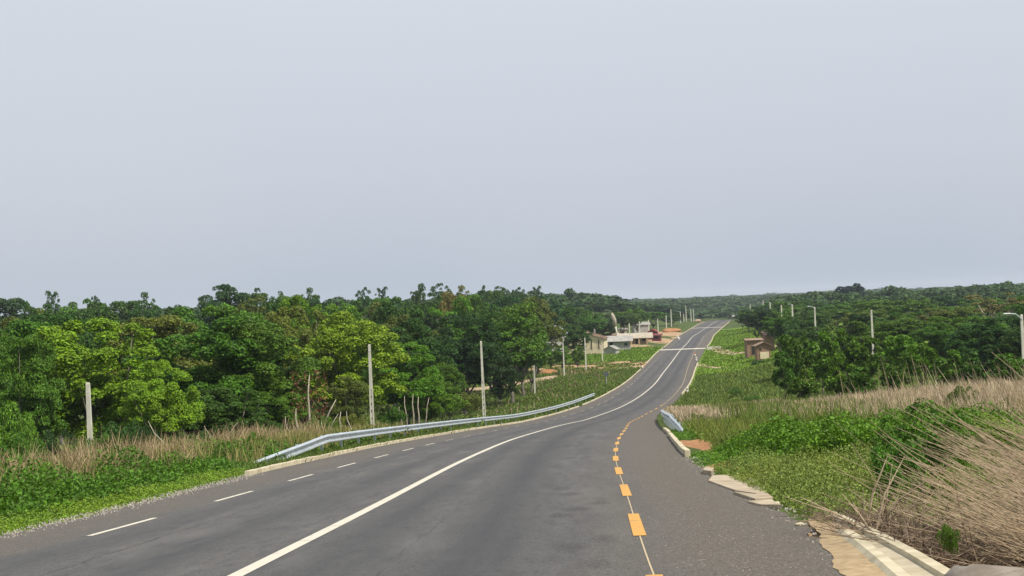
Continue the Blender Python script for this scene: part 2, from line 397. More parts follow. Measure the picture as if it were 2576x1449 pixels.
# distance along the curve -> dash positions
def dashes(fx, y_first, period, length, yend):
    ys = np.arange(-55, 700, .25); xs = fx(ys); ds = np.hypot(np.gradient(xs), np.gradient(ys)); s = np.cumsum(ds)
    s0 = np.interp(y_first, ys, s); k = int((s0 - s[0]) // period); o = []
    p = s0 - k * period
    while p + length < np.interp(yend, ys, s):
        o.append((np.interp(p, s, ys), np.interp(p + length, s, ys))); p += period
    return o
mb = MB()
for a0, a1 in dashes(Yx, 15.6, 6.58, 3.05, 150): strip(mb, Yx, a0, a1, .155, .008)
tag(mb.build('yellow_edge_marking', M['yellow']), kind='structure')
mb = MB(); strip(mb, Yx, -55, 75, .018, .004); strip(mb, Yx, 150, 300, .06, .004); tag(mb.build('thin_edge_line_marking', M['cream']), kind='structure')
mb = MB()
for a0, a1 in dashes(lambda Y: Cx(Y) - 3.45, 18.6, 6.5, 2.9, 420): strip(mb, lambda Y: Cx(Y) - 3.45, a0, a1, .10 if a0 < 60 else .05)
for a0, a1 in dashes(lambda Y: Cx(Y) + 3.6, 300, 6.5, 2.9, 540): 
    if a0 > 300: strip(mb, lambda Y: Cx(Y) + 3.6, a0, a1, .10)
tag(mb.build('dashed_edge_marking', M['white']), kind='structure')

# dirt tracks
def sheet(name, pts, wd, mat, dz=.05, jit=.3):
    mb = MB(); V = []
    P = np.array(pts, float); d = np.concatenate([[0], np.cumsum(np.hypot(*np.diff(P, axis=0).T))]); s = np.arange(0, d[-1], .8)
    xs, ys = np.interp(s, d, P[:, 0]), np.interp(s, d, P[:, 1])
    k = 9; ker = np.ones(k) / k; xs[4:-4] = np.convolve(xs, ker, 'valid'); ys[4:-4] = np.convolve(ys, ker, 'valid')
    tx, ty = np.gradient(xs), np.gradient(ys); m_ = 5
    for i in range(len(xs)):
        L = math.hypot(tx[i], ty[i]); nxn, nyn = ty[i] / L, -tx[i] / L
        for k in range(m_):
            o = (k / (m_ - 1) - .5) * (wd + jit * math.sin(i * .7 + k) + jit * math.sin(i * .23)); X, Y = xs[i] + nxn * o, ys[i] + nyn * o
            V.append((X, Y, float(ground(np.array(X), np.array(Y))) + dz))
    F_ = [(i * m_ + k, i * m_ + k + 1, (i + 1) * m_ + k + 1, (i + 1) * m_ + k) for i in range(len(xs) - 1) for k in range(m_ - 1)]
    mb.add(V, F_); return tag(mb.build(name, mat, smooth=True), kind='structure')
def gp(px, py, Y): 
    x, _ = ray(px, py); return (x * Y, Y)
sheet('dirt_path', [gp(1180, 968, 196), gp(1290, 957, 208), gp(1380, 948, 219), gp(1473, 938, 229), gp(1540, 930, 236), gp(1615, 921, 241)], 3.4, M['dirt'], .07)
sheet('dirt_path', [gp(1792, 872, 318), gp(1835, 892, 275), gp(1900, 900, 262), gp(1960, 902, 258)], 3.0, M['dirt'], .07)
sheet('dirt_path', [gp(1755, 919, 242), gp(1790, 922, 228), gp(1830, 926, 222)], 1.6, M['dirt'], .07)

# ------------------------------------------------------------------ kerbs, slabs, humps
def kerb_run(fx, Y0, Y1, blk=1.0, gap=.03, wd=.16, h=.13, skip=(), jit=.02, side=-1):
    mb = MB(); y = Y0; k = 0
    while y < Y1:
        L = blk * (3 if y > 80 else 1)
        if not any(a <= y <= b for a, b in skip):
            ym = y + L / 2; x = float(fx(ym)); s = float(fx(ym + .5) - fx(ym - .5)); r = random.uniform
            zz = float(zroad(ym)); sl = float(zroad(ym + .5) - zroad(ym - .5))
            mb.box((x + side * wd / 2 + r(-jit, jit), ym, zz + h / 2 - .05 + r(-jit, jit) * .6), (wd, L / 1.0 * math.sqrt(1 + s * s + sl * sl) - gap, h + .1), rz=-math.atan(s), rx=math.atan(sl) )
        y += L; k += 1
    return mb
o = kerb_run(Lx, 35.5, 232, skip=[(151, 153.5), (171, 172)]).build('kerb', M['kerb'], bevel=.015)
tag(o, 'long pale concrete kerb along the left edge of the road under the long guardrail', 'kerb', 'kerbs')
o = kerb_run(Lx, 252, 330).build('kerb', M['kerb']); tag(o, 'pale kerb left of the road, between the dirt track and the first white hump', 'kerb', 'kerbs')
o = kerb_run(Lx, 334, 560).build('kerb', M['kerb']); tag(o, 'distant pale kerb in front of the village houses', 'kerb', 'kerbs')
o = kerb_run(Rx, 37, 68, side=1, jit=.012, h=.15, skip=[(57, 58.5)]).build('kerb', M['kerb'], bevel=.015); tag(o, 'broken cream kerb beside orange soil at the right shoulder, before the short guardrail', 'kerb', 'kerbs')
o = kerb_run(Rx, 168, 246, side=1, h=.2).build('kerb', M['kerb']); tag(o, 'pale kerb on the right of the road past the bend', 'kerb', 'kerbs')
o = kerb_run(Rx, 325, 540, side=1).build('kerb', M['kerb']); tag(o, 'distant pale kerb at the right beside the bright green meadow', 'kerb', 'kerbs')

def hump(Yc, label):
    mb = MB(); V = []; prof = [(-.7, .004), (-.4, .06), (-.12, .09), (.12, .09), (.4, .06), (.7, .004)]
    K = 14
    for i in range(K + 1):
        for dy, dz in prof:
            Y = Yc + dy; x = float(Lx(Yc)) + (float(Rx(Yc)) - float(Lx(Yc))) * i / K
            V.append((x, Y, float(zroad(Y)) + dz * 1.6 + .004))
    p = len(prof); mb.add(V, [(i * p + k, (i + 1) * p + k, (i + 1) * p + k + 1, i * p + k + 1) for i in range(K) for k in range(p - 1)])
    tag(mb.build('speed_hump', M['white'] if Yc < 400 else M['fadedwhite'], smooth=False), label, 'speed hump', 'speed humps')
hump(316, 'nearer white painted hump crossing the road at the first houses')
hump(492, 'farther white painted hump crossing the road near its far crest')

# right verge: orange soil behind the kerb, broken slab, chute
def blobsheet(name, c, rx, ry, mat, h=.12, seed=0, rz=0, kind=None):
    r = random.Random(seed); mb = MB(); n = 20; rings = 5; V = []
    ph = [r.uniform(0, 6.28) for _ in range(4)]
    for j in range(rings + 1):
        for k in range(n):
            an = 2 * math.pi * k / n; rr = (1 - j / (rings + .5)) * (1 + .18 * math.sin(3 * an + ph[0]) + .1 * math.sin(5 * an + ph[1]))
            x, y = rx * rr * math.cos(an), ry * rr * math.sin(an)
            X, Y = c[0] + x * math.cos(rz) - y * math.sin(rz), c[1] + x * math.sin(rz) + y * math.cos(rz)
            V.append((X, Y, max(float(ground(np.array(X), np.array(Y))), -99) - .03 + h * math.sin(j / rings * math.pi / 2) * (1 + .35 * math.sin(X * 5 + Y * 3.3)) ))
    F_ = [(j * n + k, j * n + (k + 1) % n, (j + 1) * n + (k + 1) % n, (j + 1) * n + k) for j in range(rings) for k in range(n)]
    F_.append(tuple(rings * n + k for k in range(n))); mb.add(V, F_)
    return mb.build(name, mat, smooth=True)
o = blobsheet('soil_heap', (float(Rx(44)) + 1.05, 44.5), .85, 6.5, M['soil'], .16, 1, rz=-.03); tag(o, 'strip of bare orange soil behind the broken kerb on the right shoulder', 'soil')
o = blobsheet('soil_heap', (float(Rx(30)) + .75, 30.5), .8, 1.5, M['soil'], .12, 2); tag(o, 'small orange soil heap at the top of the broken slabs', 'soil')
# broken slabs
def slab(poly, th, label, tilt=0):
    mb = MB(); n = len(poly); V = []
    for dz in (-.1, th):
        for x, y in poly: V.append((x, y, float(zroad(y)) + dz + tilt * (x - poly[0][0])))
    mb.add(V, [tuple(range(n - 1, -1, -1)), tuple(range(n, 2 * n))] + [(i, (i + 1) % n, n + (i + 1) % n, n + i) for i in range(n)])
    o = mb.build('concrete_slab', M['slab'], bevel=.01); tag(o, label, 'slab', 'broken slabs on the right shoulder'); return o
M['slab'] = plain('stained_slab', (.32, .25, .165), (.50, .42, .31), 2.4, .9, .012)
def ug(px, py):
    x, z = ray(px, py); Y = 3.0
    while H + z * Y > float(zroad(Y)): Y += .1
    return (x * Y, Y)
slab([ug(1782, 1212), ug(1792, 1200), ug(1880, 1196), ug(1926, 1232), ug(1905, 1246), ug(1850, 1238)], .03, 'largest pale broken slab lying where asphalt meets grass')
slab([ug(1845, 1243), ug(1900, 1249), ug(1922, 1240), ug(1945, 1258), ug(1900, 1262)], .045, 'long narrow slab just below the largest broken slab')
slab([ug(1880, 1266), ug(1940, 1262), ug(1965, 1276), ug(1915, 1274)], .03, 'thin lowest sliver of broken slab at the grass edge', .02)
slab([ug(1768, 1192), ug(1776, 1184), ug(1796, 1187), ug(1790, 1196)], .09, 'small grey broken block above the slabs')
# chute apron with a raised lip
M['apron'] = plain('drifted_sand', (.30, .21, .11), (.44, .33, .19), 9, .95, .01)
M['paleapron'] = plain('worn_apron_concrete', (.38, .32, .21), (.55, .49, .37), 3.0, .9, .008)
e_in = [ug(2066, 1306), ug(2092, 1345), ug(2120, 1385), ug(2150, 1430), ug(2180, 1475), (3.75, 8.5), (3.5, 4), (3.3, -6)]
e_out = [ug(2084, 1306), ug(2160, 1342), ug(2230, 1380), ug(2300, 1420), ug(2392, 1475), (5.1, 8.5), (4.9, 4), (4.7, -6)]
e0 = empty('drain_chute', (e_in[0][0], e_in[0][1], float(zroad(e_in[0][1])))); tag(e0, 'sand stained pale concrete drain apron at the bottom right corner of the asphalt', 'drain')
loc = e0.location
mb = MB(); V = []
for i, (p, q) in enumerate(zip(e_in, e_out)):
    for k in range(7):
        f = k / 6; x, y = p[0] + (q[0] - p[0]) * f - .02 * (1 - f), p[1] + (q[1] - p[1]) * f
        V.append((x - loc.x, y - loc.y, float(zroad(y)) + .014 - loc.z + .05 * f))
mb.add(V, [(i * 7 + k, i * 7 + k + 1, (i + 1) * 7 + k + 1, (i + 1) * 7 + k) for i in range(len(e_in) - 1) for k in range(6)])
mb.build('apron', M['paleapron'], e0, smooth=True)
mb = MB(); V = []     # drifted sand over the inner part
for i in range(len(e_in) * 6 - 5):
    f_ = i / 6; j = min(int(f_), len(e_in) - 2); w_ = f_ - j
    p = [e_in[j][k] * (1 - w_) + e_in[j + 1][k] * w_ for k in (0, 1)]; q = [e_out[j][k] * (1 - w_) + e_out[j + 1][k] * w_ for k in (0, 1)]
    wd_ = .34 + .04 * math.sin(i * 1.7) + .05 * math.sin(i * .6); jit_ = .015 * math.sin(i * 2.9) + .03 * math.sin(i * .8)
    for k in range(4):
        f = wd_ * k / 3; x, y = p[0] + (q[0] - p[0]) * f - (jit_ + .16) * (k == 0), p[1] + (q[1] - p[1]) * f
        V.append((x - loc.x, y - loc.y, float(zroad(y)) + (.022 if k else .006) - loc.z + .05 * f))
mb.add(V, [(i * 4 + k, i * 4 + k + 1, (i + 1) * 4 + k + 1, (i + 1) * 4 + k) for i in range(len(e_in) * 6 - 6) for k in range(3)])
mb.build('sand', M['apron'], e0, smooth=True)
mb = MB(); V = []
for i, q in enumerate(e_out):
    z0 = float(zroad(q[1])) - loc.z
    for dx, dz in ((-.07, .02), (-.055, .10), (.055, .105), (.07, -.3)): V.append((q[0] - loc.x + dx, q[1] - loc.y, z0 + dz))
mb.add(V, [(i * 4 + k, i * 4 + k + 1, (i + 1) * 4 + k + 1, (i + 1) * 4 + k) for i in range(len(e_out) - 1) for k in range(3)] + [(3, 2, 1, 0)])
mb.build('lip', M['kerb'], e0)
mb = MB(); V = []      # inner ridge across the apron
for i, (p, q) in enumerate(zip(e_in, e_out)):
    x, y = p[0] * .52 + q[0] * .48, p[1] * .52 + q[1] * .48; z0 = float(zroad(y)) - loc.z
    for dx, dz in ((-.12, .02), (-.06, .075), (.04, .08), (.10, .02)): V.append((x - loc.x + dx, y - loc.y, z0 + dz))
mb.add(V, [(i * 4 + k, i * 4 + k + 1, (i + 1) * 4 + k + 1, (i + 1) * 4 + k) for i in range(1, len(e_out) - 1) for k in range(3)])
mb.build('ridge', M['kerb'], e0)

# stones / rock
def rock(c, s, mat, label, seed, cat='rock', name='rock', group=None):
    r = random.Random(seed); mb = MB(); n, mm = 12, 7; V = []; ph = [r.uniform(0, 6.28) for _ in range(5)]
    for j in range(mm + 1):
        th = math.pi * j / mm
        for k in range(n):
            an = 2 * math.pi * k / n; d = 1 + .16 * math.sin(2 * an + ph[0] + j) + .12 * math.sin(3 * an + ph[1]) * math.cos(2 * th + ph[2]) + r.uniform(-.05, .05)
            V.append((s[0] * d * math.sin(th) * math.cos(an), s[1] * d * math.sin(th) * math.sin(an), s[2] * d * math.cos(th)))
    mb.add(V, [(j * n + k, j * n + (k + 1) % n, (j + 1) * n + (k + 1) % n, (j + 1) * n + k) for j in range(mm) for k in range(n)])
    o = mb.build(name, mat, smooth=True, loc=c); tag(o, label, cat, group); return o
M['rock'] = plain('grey_rock', (.17, .14, .11), (.34, .29, .24), 3, .95, .05)
x, y, z = at(2580, 1480, 9.8); rock((x, y, z - .16), (.6, .9, .26), M['rock'], 'big grey brown rock in the bottom right corner of the verge', 3)
x, y, z = at(1955, 1278, 19.2)
rock((x, y, float(zroad(y)) + .02), (.05, .04, .03), M['kerb'], 'small white stone on the asphalt just below the broken slabs', 4, 'stone', 'stone', 'white stones on the shoulder')
x, y, z = at(2012, 1332, 16.1)
rock((x, y, float(zroad(y)) + .015), (.06, .035, .022), M['kerb'], 'flat white stone on the asphalt left of the drain apron', 5, 'stone', 'stone', 'white stones on the shoulder')
# gravel at the left edge of the asphalt (uncountable)
P = []
for _ in range(1500):
    Y = random.uniform(14, 36) ; d = random.gauss(.0, .2); P.append((float(Lx(Y)) - d, Y, random.uniform(.006, .022)))
for _ in range(500):
    Y = random.uniform(10, 36) ; d = random.gauss(-.05, .15); P.append((float(Rx(Y)) - d, Y, random.uniform(.006, .02)))
for _ in range(700):
    Y = 10 + 40 * random.random() ** 1.6; P.append((float(Yx(Y)) + random.uniform(.2, 1.9), Y, random.uniform(.004, .012)))
V = []; Q = []
for x, y, s in P:
    z = float(zroad(y)) - .01 + (.0 if abs(x - float(Lx(y))) > .3 else .01); b = len(V); a = random.uniform(0, 1.5)
    cs, sn = math.cos(a) * s, math.sin(a) * s
    V += [(x + cs, y + sn, z), (x - sn, y + cs, z), (x - cs, y - sn, z), (x + sn, y - cs, z), (x, y, z + s * 1.0 + .012)]
    Q += [(b, b + 1, b + 4), (b + 1, b + 2, b + 4), (b + 2, b + 3, b + 4), (b + 3, b, b + 4)]
M['gravel'] = plain('gravel', (.16, .14, .12), (.42, .39, .34), 9, .9, .001)
tag(link('gravel', qmesh('gravel', V, Q, M['gravel'])), 'pale gravel scattered along the ragged asphalt edge', 'gravel', kind='stuff')

# ------------------------------------------------------------------ guardrails
def m_galv():
    m, t, bs = newmat('galvanised_steel'); co = N(t, 'ShaderNodeTexCoord').outputs['Object']
    n = noise(t, co, 2.5, 5); c = mix(t, mrange(t, n, .35, .65), (.50, .56, .60), (.66, .71, .74))
    c = mix(t, mrange(t, noise(t, co, .7, 4), .6, .72, 0, .4), c, (.36, .33, .28))
    t.links.new(c, bs.inputs['Base Color']); bs.inputs['Metallic'].default_value = .6; bs.inputs['Roughness'].default_value = .42; return m
M['galv'] = m_galv()
def guardrail(pathf, Y0, Y1, side, ramps, label, post_mat):
    """side +1: road lies towards +X of the rail"""
    e = empty('guardrail', (float(pathf(Y0)), Y0, float(zroad(Y0)))); o0 = e.location
    tag(e, label, 'guardrail', 'guardrails')
    prof = [(0, .165), (.05, .155), (.09, .115), (.09, .095), (.0, .06), (0, -.05), (.085, -.085), (.09, -.12), (.05, -.155), (0, -.165)]
    ys = np.arange(Y0, Y1, .5); V = []
    hc = np.interp(ys, *ramps)
    for i, y in enumerate(ys):
        x = float(pathf(y)); s = float(pathf(y + .3) - pathf(y - .3)) / .6; nn = 1 / math.sqrt(1 + s * s)
        gz = float(zroad(y))
        for d, hz in prof: V.append((x + side * d * nn - o0.x, y - side * d * s * nn - o0.y, gz + hc[i] + hz - o0.z))
    p = len(prof); mb = MB(); mb.add(V, [(i * p + k, i * p + k + 1, (i + 1) * p + k + 1, (i + 1) * p + k) for i in range(len(ys) - 1) for k in range(p - 1)])
    o = mb.build('rail_beam', M['galv'], e, smooth=False)
    sm = o.modifiers.new('thick', 'SOLIDIFY'); sm.thickness = .006
    y = Y0 + 1.5; cnt = 0
    pm = None
    while y < Y1:
        h = float(np.interp(y, *ramps)); x = float(pathf(y)) - side * .10
        if h > .3 and cnt < 100:
            b = MB(); b.box((0, 0, (h + .16) / 2 - .3), (.09, .14, h + .16 + .6)); b.box((side * .07, 0, h), (.08, .12, .2))
            b.build('post', M['galv'], e, loc=(x - o0.x, y - o0.y, float(zroad(y)) - o0.z)); cnt += 1
        y += 4 if Y1 - Y0 > 60 else 2
    return e
Gl = lambda Y: Lx(Y) - .55
_sh = lambda Y: np.interp(Y, [38, 47], [-.55, 0])
guardrail(lambda Y: Gl(Y) + _sh(Y), 40, 168, 1, ([38, 40, 47.5, 50, 160, 168], [.0, .03, .50, .60, .60, .55]), 'long galvanised guardrail along the left edge of the bend', None)
Gr = lambda Y: Rx(Y) + .45 + np.interp(Y, [58, 67], [.4, 0])
guardrail(Gr, 60, 104, -1, ([55, 60, 62, 68, 104], [.0, .0, .2, .60, .6]), 'short guardrail at the right shoulder, its near end sunk in the grass', None)

# ------------------------------------------------------------------ foliage builders
def leaves(P, Nn, ln, wd, r=rng):
    """rhombic leaves at P with normals Nn"""
    n = len(P); T = r.normal(size=(n, 3)); T -= (T * Nn).sum(1, keepdims=True) * Nn; T /= np.linalg.norm(T, axis=1, keepdims=True) + 1e-9
    B = np.cross(Nn, T); ln = (ln * r.uniform(.6, 1.3, n))[:, None] / 2; wd = (wd * r.uniform(.6, 1.3, n))[:, None] / 2
    V = np.stack([P - T * ln, P + B * wd - T * ln * .1, P + T * ln, P - B * wd - T * ln * .1], 1).reshape(-1, 3)
    return V, np.arange(4 * n).reshape(-1, 4)
def crown(seed, Hh, R, base, nblob, nleaf, ls, flat=.62, top=1.0, blobr=(.2, .38), up=.5, rnd=.65, inner=.45):
    r = np.random.default_rng(seed); zc = Hh * (base + 1) / 2; az = Hh * (1 - base) / 2
    C_ = []; R_ = []
    for k in range(nblob):
        d = r.normal(size=3); d /= np.linalg.norm(d); d[2] = d[2] * .85 + .15
        rr = r.uniform(inner, .86) if k > nblob // 5 else r.uniform(0, .5)
        br = r.uniform(*blobr) * R
        c = np.array([d[0] * (R - br * .6) * rr / .86, d[1] * (R - br * .6) * rr / .86, zc + d[2] * (az - br * flat) * rr / .86 * (1 if d[2] > 0 else .85)])
        C_.append(c); R_.append(br)
    C_ = np.array(C_); R_ = np.array(R_); C_[:, 2] += (Hh - (C_[:, 2] + R_ * flat).max())
    wgt = R_ ** 2; wgt /= wgt.sum(); idx = r.choice(nblob, size=int(nleaf * 1.9), p=wgt)
    D = r.normal(size=(len(idx), 3)); D /= np.linalg.norm(D, axis=1, keepdims=True); D[:, 2] = np.where(D[:, 2] < -.35, -D[:, 2], D[:, 2])
    P = C_[idx] + D * R_[idx][:, None] * r.uniform(.72, 1.1, len(idx))[:, None] * np.array([1, 1, flat])
    keep = np.ones(len(P), bool)
    for c, rr in zip(C_, R_):
        q = (P - c) / np.array([1, 1, flat]); keep &= ~((np.linalg.norm(q, axis=1) < rr * .68))
    P = P[keep][:nleaf]; D = D[keep][:nleaf]
    Nn = D * .45 + np.array([0, 0, up]) + r.normal(size=P.shape) * rnd * .6; Nn /= np.linalg.norm(Nn, axis=1, keepdims=True)
    V, Q = leaves(P, Nn, ls, ls * .58, r)
    return V, Q, C_, R_
def trunk_mesh(name, C_, R_, Hh, base, rad, seed, mat, lean=.03, nl=9, fork=None):
    r = random.Random(seed); mb = MB(); fz = fork if fork else Hh * max(base, .2) * .85
    top = Vector((r.uniform(-lean, lean) * Hh, r.uniform(-lean, lean) * Hh, fz))
    mb.tube([(0, 0, -.6), (0, 0, .15), top * .5 + Vector((r.uniform(-.1, .1), 0, 0)), top], [rad * 1.5, rad * 1.1, rad * .85, rad * .75], 8)
    ids = list(range(len(C_))); r.shuffle(ids)
    for i in ids[:nl]:
        c = Vector(C_[i]); midp = top.lerp(c, .5) + Vector((r.uniform(-.3, .3), r.uniform(-.3, .3), -.06 * (c - top).length))
        mb.tube([top - Vector((0, 0, .1)), midp, c], [rad * .5, rad * .3, rad * .1], 5)
    return mb.mesh(name, mat, True)
PROTO = {}
def proto(key, n, **k):
    L = []
    tk = {x: k.pop(x) for x in ('rad', 'nl', 'bark', 'lean') if x in k}
    for s in range(n):
        V, Q, C_, R_ = crown(hash(key) % 1000 * 0 + sum(map(ord, key)) * 13 + s * 101, **k)
        cm = qmesh('crown', V, Q, M['leaf'])
        tm = trunk_mesh('trunk', C_, R_, k['Hh'], k['base'], tk.get('rad', .22), s + 5, M[tk.get('bark', 'bark')], tk.get('lean', .03), tk.get('nl', 9))
        L.append((cm, tm))
    PROTO[key] = (L, k['Hh'], k['R'])
proto('near', 5, Hh=10, R=4.3, base=-.04, nblob=120, nleaf=44000, ls=.20, inner=.5, flat=.7, blobr=(.09, .22))
proto('mid', 5, Hh=10, R=4.3, base=.0, nblob=80, nleaf=15000, ls=.30, inner=.5, flat=.7, blobr=(.10, .24))
proto('midtall', 3, Hh=12, R=4.0, base=.2, nblob=50, nleaf=9000, ls=.30, inner=.5, blobr=(.12, .26), rad=.26)
proto('far', 4, Hh=10, R=4.6, base=.02, nblob=44, nleaf=6000, ls=.46, blobr=(.12, .26))
proto('airy', 4, Hh=10, R=3.6, base=.55, nblob=30, nleaf=2200, ls=.34, flat=.5, blobr=(.12, .24), rad=.14, nl=16, inner=.45)
proto('dome', 1, Hh=12, R=7.0, base=.12, nblob=40, nleaf=5000, ls=.8, blobr=(.2, .3))
proto('shrub', 4, Hh=5, R=1.9, base=.02, nblob=34, nleaf=4200, ls=.32, flat=1.0, blobr=(.14, .28), up=.05, rnd=1.2, rad=.07, inner=.5)
proto('bush', 4, Hh=2, R=1.5, base=.0, nblob=34, nleaf=7000, ls=.095, flat=.8, blobr=(.14, .30), rad=.03, nl=6)
proto('sparse', 2, Hh=10, R=4.0, base=.3, nblob=24, nleaf=2200, ls=.38, flat=.5, blobr=(.14, .26), rad=.2, nl=18, bark='palebark', inner=.6)

G = {'bright': (.125, .250, .013), 'yellow': (.160, .235, .015), 'mid': (.066, .146, .012), 'dark': (.039, .096, .013), 'blue': (.032, .082, .024),
     'olive': (.105, .145, .024), 'deep': (.024, .060, .013), 'brownish': (.15, .15, .05), 'fresh': (.088, .190, .012)}
cnt = {'t': 0}
def jcol(c, j=.14):
    v = 1 + random.uniform(-j, j); return (c[0] * v * (1 + random.uniform(-j, j)), c[1] * v, c[2] * v * (1 + random.uniform(-j, j)), 1)
def tree(key, x, y, height, radius, color, label, group=None, name='tree', cat='tree', gz=None, rz=None, var=None):
    L, Hh, R = PROTO[key]; cm, tm = L[(cnt['t'] * 7 + 3) % len(L)] if var is None else L[var % len(L)]; cnt['t'] += 1
    z = float(ground(np.array(x), np.array(y))) if gz is None else gz
    e = empty(name, (x, y, z), random.uniform(0, 6.28) if rz is None else rz); tag(e, label, cat, group)
    sx, sz = radius / R, height / Hh
    t = link('trunk', tm, e); c = link('crown', cm, e); t.scale = c.scale = (sx, sx, sz)
    c.color = jcol(G[color] if isinstance(color, str) else color); return e
def ptree(key, px, topy, D, wpx, color, label, group=None, gz=None, **k):
    """wpx = crown width in picture px; height follows from the ground"""
    x, y, zt = at(px, topy, D); g0 = float(ground(np.array(x), np.array(y))) if gz is None else gz
    hgt = max(zt - g0, 2.0 if key in ('bush', 'shrub') else 4.0)
    return tree(key, x, y, hgt, wpx / 2 * D / F, color, label, group, gz=zt - hgt, **k)

# ------------------------------------------------------------------ concrete poles
def pole(px, topy, D, label, lamp=None, holes=False, w0=.16, w1=.27, group=None, hmin=5.0):
    x, y, zt = at(px, topy, D); g0 = float(ground(np.array(x), np.array(y))); h = max(zt - g0, hmin)
    b = MB(); gb = -.5
    wd = lambda z: w1 + (w0 - w1) * (z / h)
    solid0 = h * .52 if holes else gb
    if holes:
        z = gb
        for sg in (-1, 1):       # two chords
            V = []
            for zz in (gb, solid0):
                c = sg * wd(max(zz, 0)) * .36; hw = .045 if True else 0
                for dx, dy in ((-hw, -.065), (hw, -.065), (hw, .065), (-hw, .065)): V.append((c + dx, dy, zz))
            b.add(V, [(3, 2, 1, 0), (4, 5, 6, 7), (0, 1, 5, 4), (1, 2, 6, 5), (2, 3, 7, 6), (3, 0, 4, 7)])
        z = .1
        while z < solid0:
            b.box((0, 0, z), (wd(z) * .5, .09, .30)); z += .48
    V = []
    for zz in (solid0, h - .08, h):
        hw = wd(max(zz, 0)) / 2 * (.8 if zz == h else 1); hd = .07 if zz < h else .05
        for dx, dy in ((-hw, -hd), (hw, -hd), (hw, hd), (-hw, hd)): V.append((dx, dy, zz))
    fs = [(3, 2, 1, 0), (8, 9, 10, 11)]
    for j in (0, 1):
        for i in range(4): fs.append((j * 4 + i, j * 4 + (i + 1) % 4, (j + 1) * 4 + (i + 1) % 4, (j + 1) * 4 + i))
    b.add(V, fs); b.box((0, 0, h - .45), (wd(h) + .02, .16, .03))
    e = empty('utility_pole', (x, y, zt - h)); tag(e, label, 'pole', group)
    e.rotation_euler = (random.uniform(-.006, .006), random.uniform(-.008, .008), 0)
    b.build('shaft', M['pole'], e)
    if lamp:
        a = MB(); a.tube([(0, -.1, h - .35), (lamp * .5, -.1, h + .05), (lamp, -.1, h + .12)], [.035, .03, .03], 6); a.build('lamp_arm', M['galv'], e)
        c = MB(); c.box((lamp + math.copysign(.2, lamp), -.1, h + .11), (.5 if D < 150 else .3, .2, .08), taper=.75); c.build('lamp_head', M['lamp'], e, bevel=.02)
    return e
M['pole'] = plain('pole_concrete', (.50, .49, .40), (.68, .66, .56), 2.5, .9, .004)
M['lamp'] = plain('lamp_metal', (.52, .56, .57), (.68, .72, .73), 5, .5, .001)
PG = 'concrete poles along the left side of the road'
pole(222.5, 962, 60, 'leftmost concrete pole, standing in dry grass before the bright green tree', holes=True)
pole(929, 866, 88, 'concrete pole with a column of dark slots, right of the yellow green tree', holes=True)
pole(1211, 858, 115, 'concrete pole with slots rising behind the long guardrail', holes=True)
pole(1341.5, 882, 181, 'shorter pale pole in the olive meadow above the far half of the guardrail', w0=.17)
pole(1416.5, 862, 219, 'pale pole standing beside the dirt track', w0=.17)
pole(1471.5, 850, 235, 'pale pole just left of the cream gable building', w0=.19)
pole(1514, 861, 270, 'pale pole in front of the corner of the cream gable building', w0=.17)
for px, ty, D, lb, lm in [
    (1582.7, 813.6, 360, 'thin pole behind the tan building, left of its roof middle', None),
    (1608.5, 808.5, 385, 'thin pole rising behind the right half of the tan building', None),
    (1631.5, 804.6, 410, 'pole rising beside the red roofed stall', None),
    (1654.7, 801.8, 440, 'pole right behind the maroon stall', None),
    (1675.4, 793.5, 487, 'pole on the bare earth just right of the village stalls', None),
    (1687.6, 778, 515, 'tall pole, second to the right of the village stalls', None),
    (1711.3, 783.7, 560, 'pole with a lamp arm pointing left, at the far crest of the road', -1.2),
    (1719.6, 789, 610, 'shortest pole of the cluster left of the road crest', None),
    (1725, 769, 620, 'tallest pole of the cluster left of the road crest', None),
    (1737.7, 778, 600, 'pole of the crest cluster nearest to the road', None),
    (1744.3, 776.8, 640, 'faint far pole, rightmost of the crest cluster', None)]:
    pole(px, ty, D, lb, lamp=lm, w0=.28, w1=.42, group=PG, hmin=5)
RG = 'concrete poles on the right side of the road'
for px, ty, D, lb, lm in [
    (2571, 791, 95, 'concrete pole with a pale lamp head at the right edge of the photo', -.9),
    (2192.5, 780, 150, 'concrete pole standing in the large leaved green shrubs on the right', None),
    (2048.8, 772, 190, 'pole with a slanting lamp arm, next left of the pole in the shrubs', -.7),
    (1992.3, 766, 235, 'pole with a short lamp arm above the dark trees right of the brick hut', -.45),
    (1965.4, 767.5, 290, 'slim pole, second from the pole above the brick hut', None),
    (1937.6, 760, 340, 'slim pole directly above the brick hut roofs', None),
    (1919.6, 756, 430, 'faint far pole whose top alone clears the dark trees', None),
    (1887, 764, 520, 'farthest faint pole on the right, by the distant forest', None)]:
    pole(px, ty, D, lb, lamp=lm, w0=.17 if D < 200 else .24, w1=.28 if D < 200 else .38, group=RG)

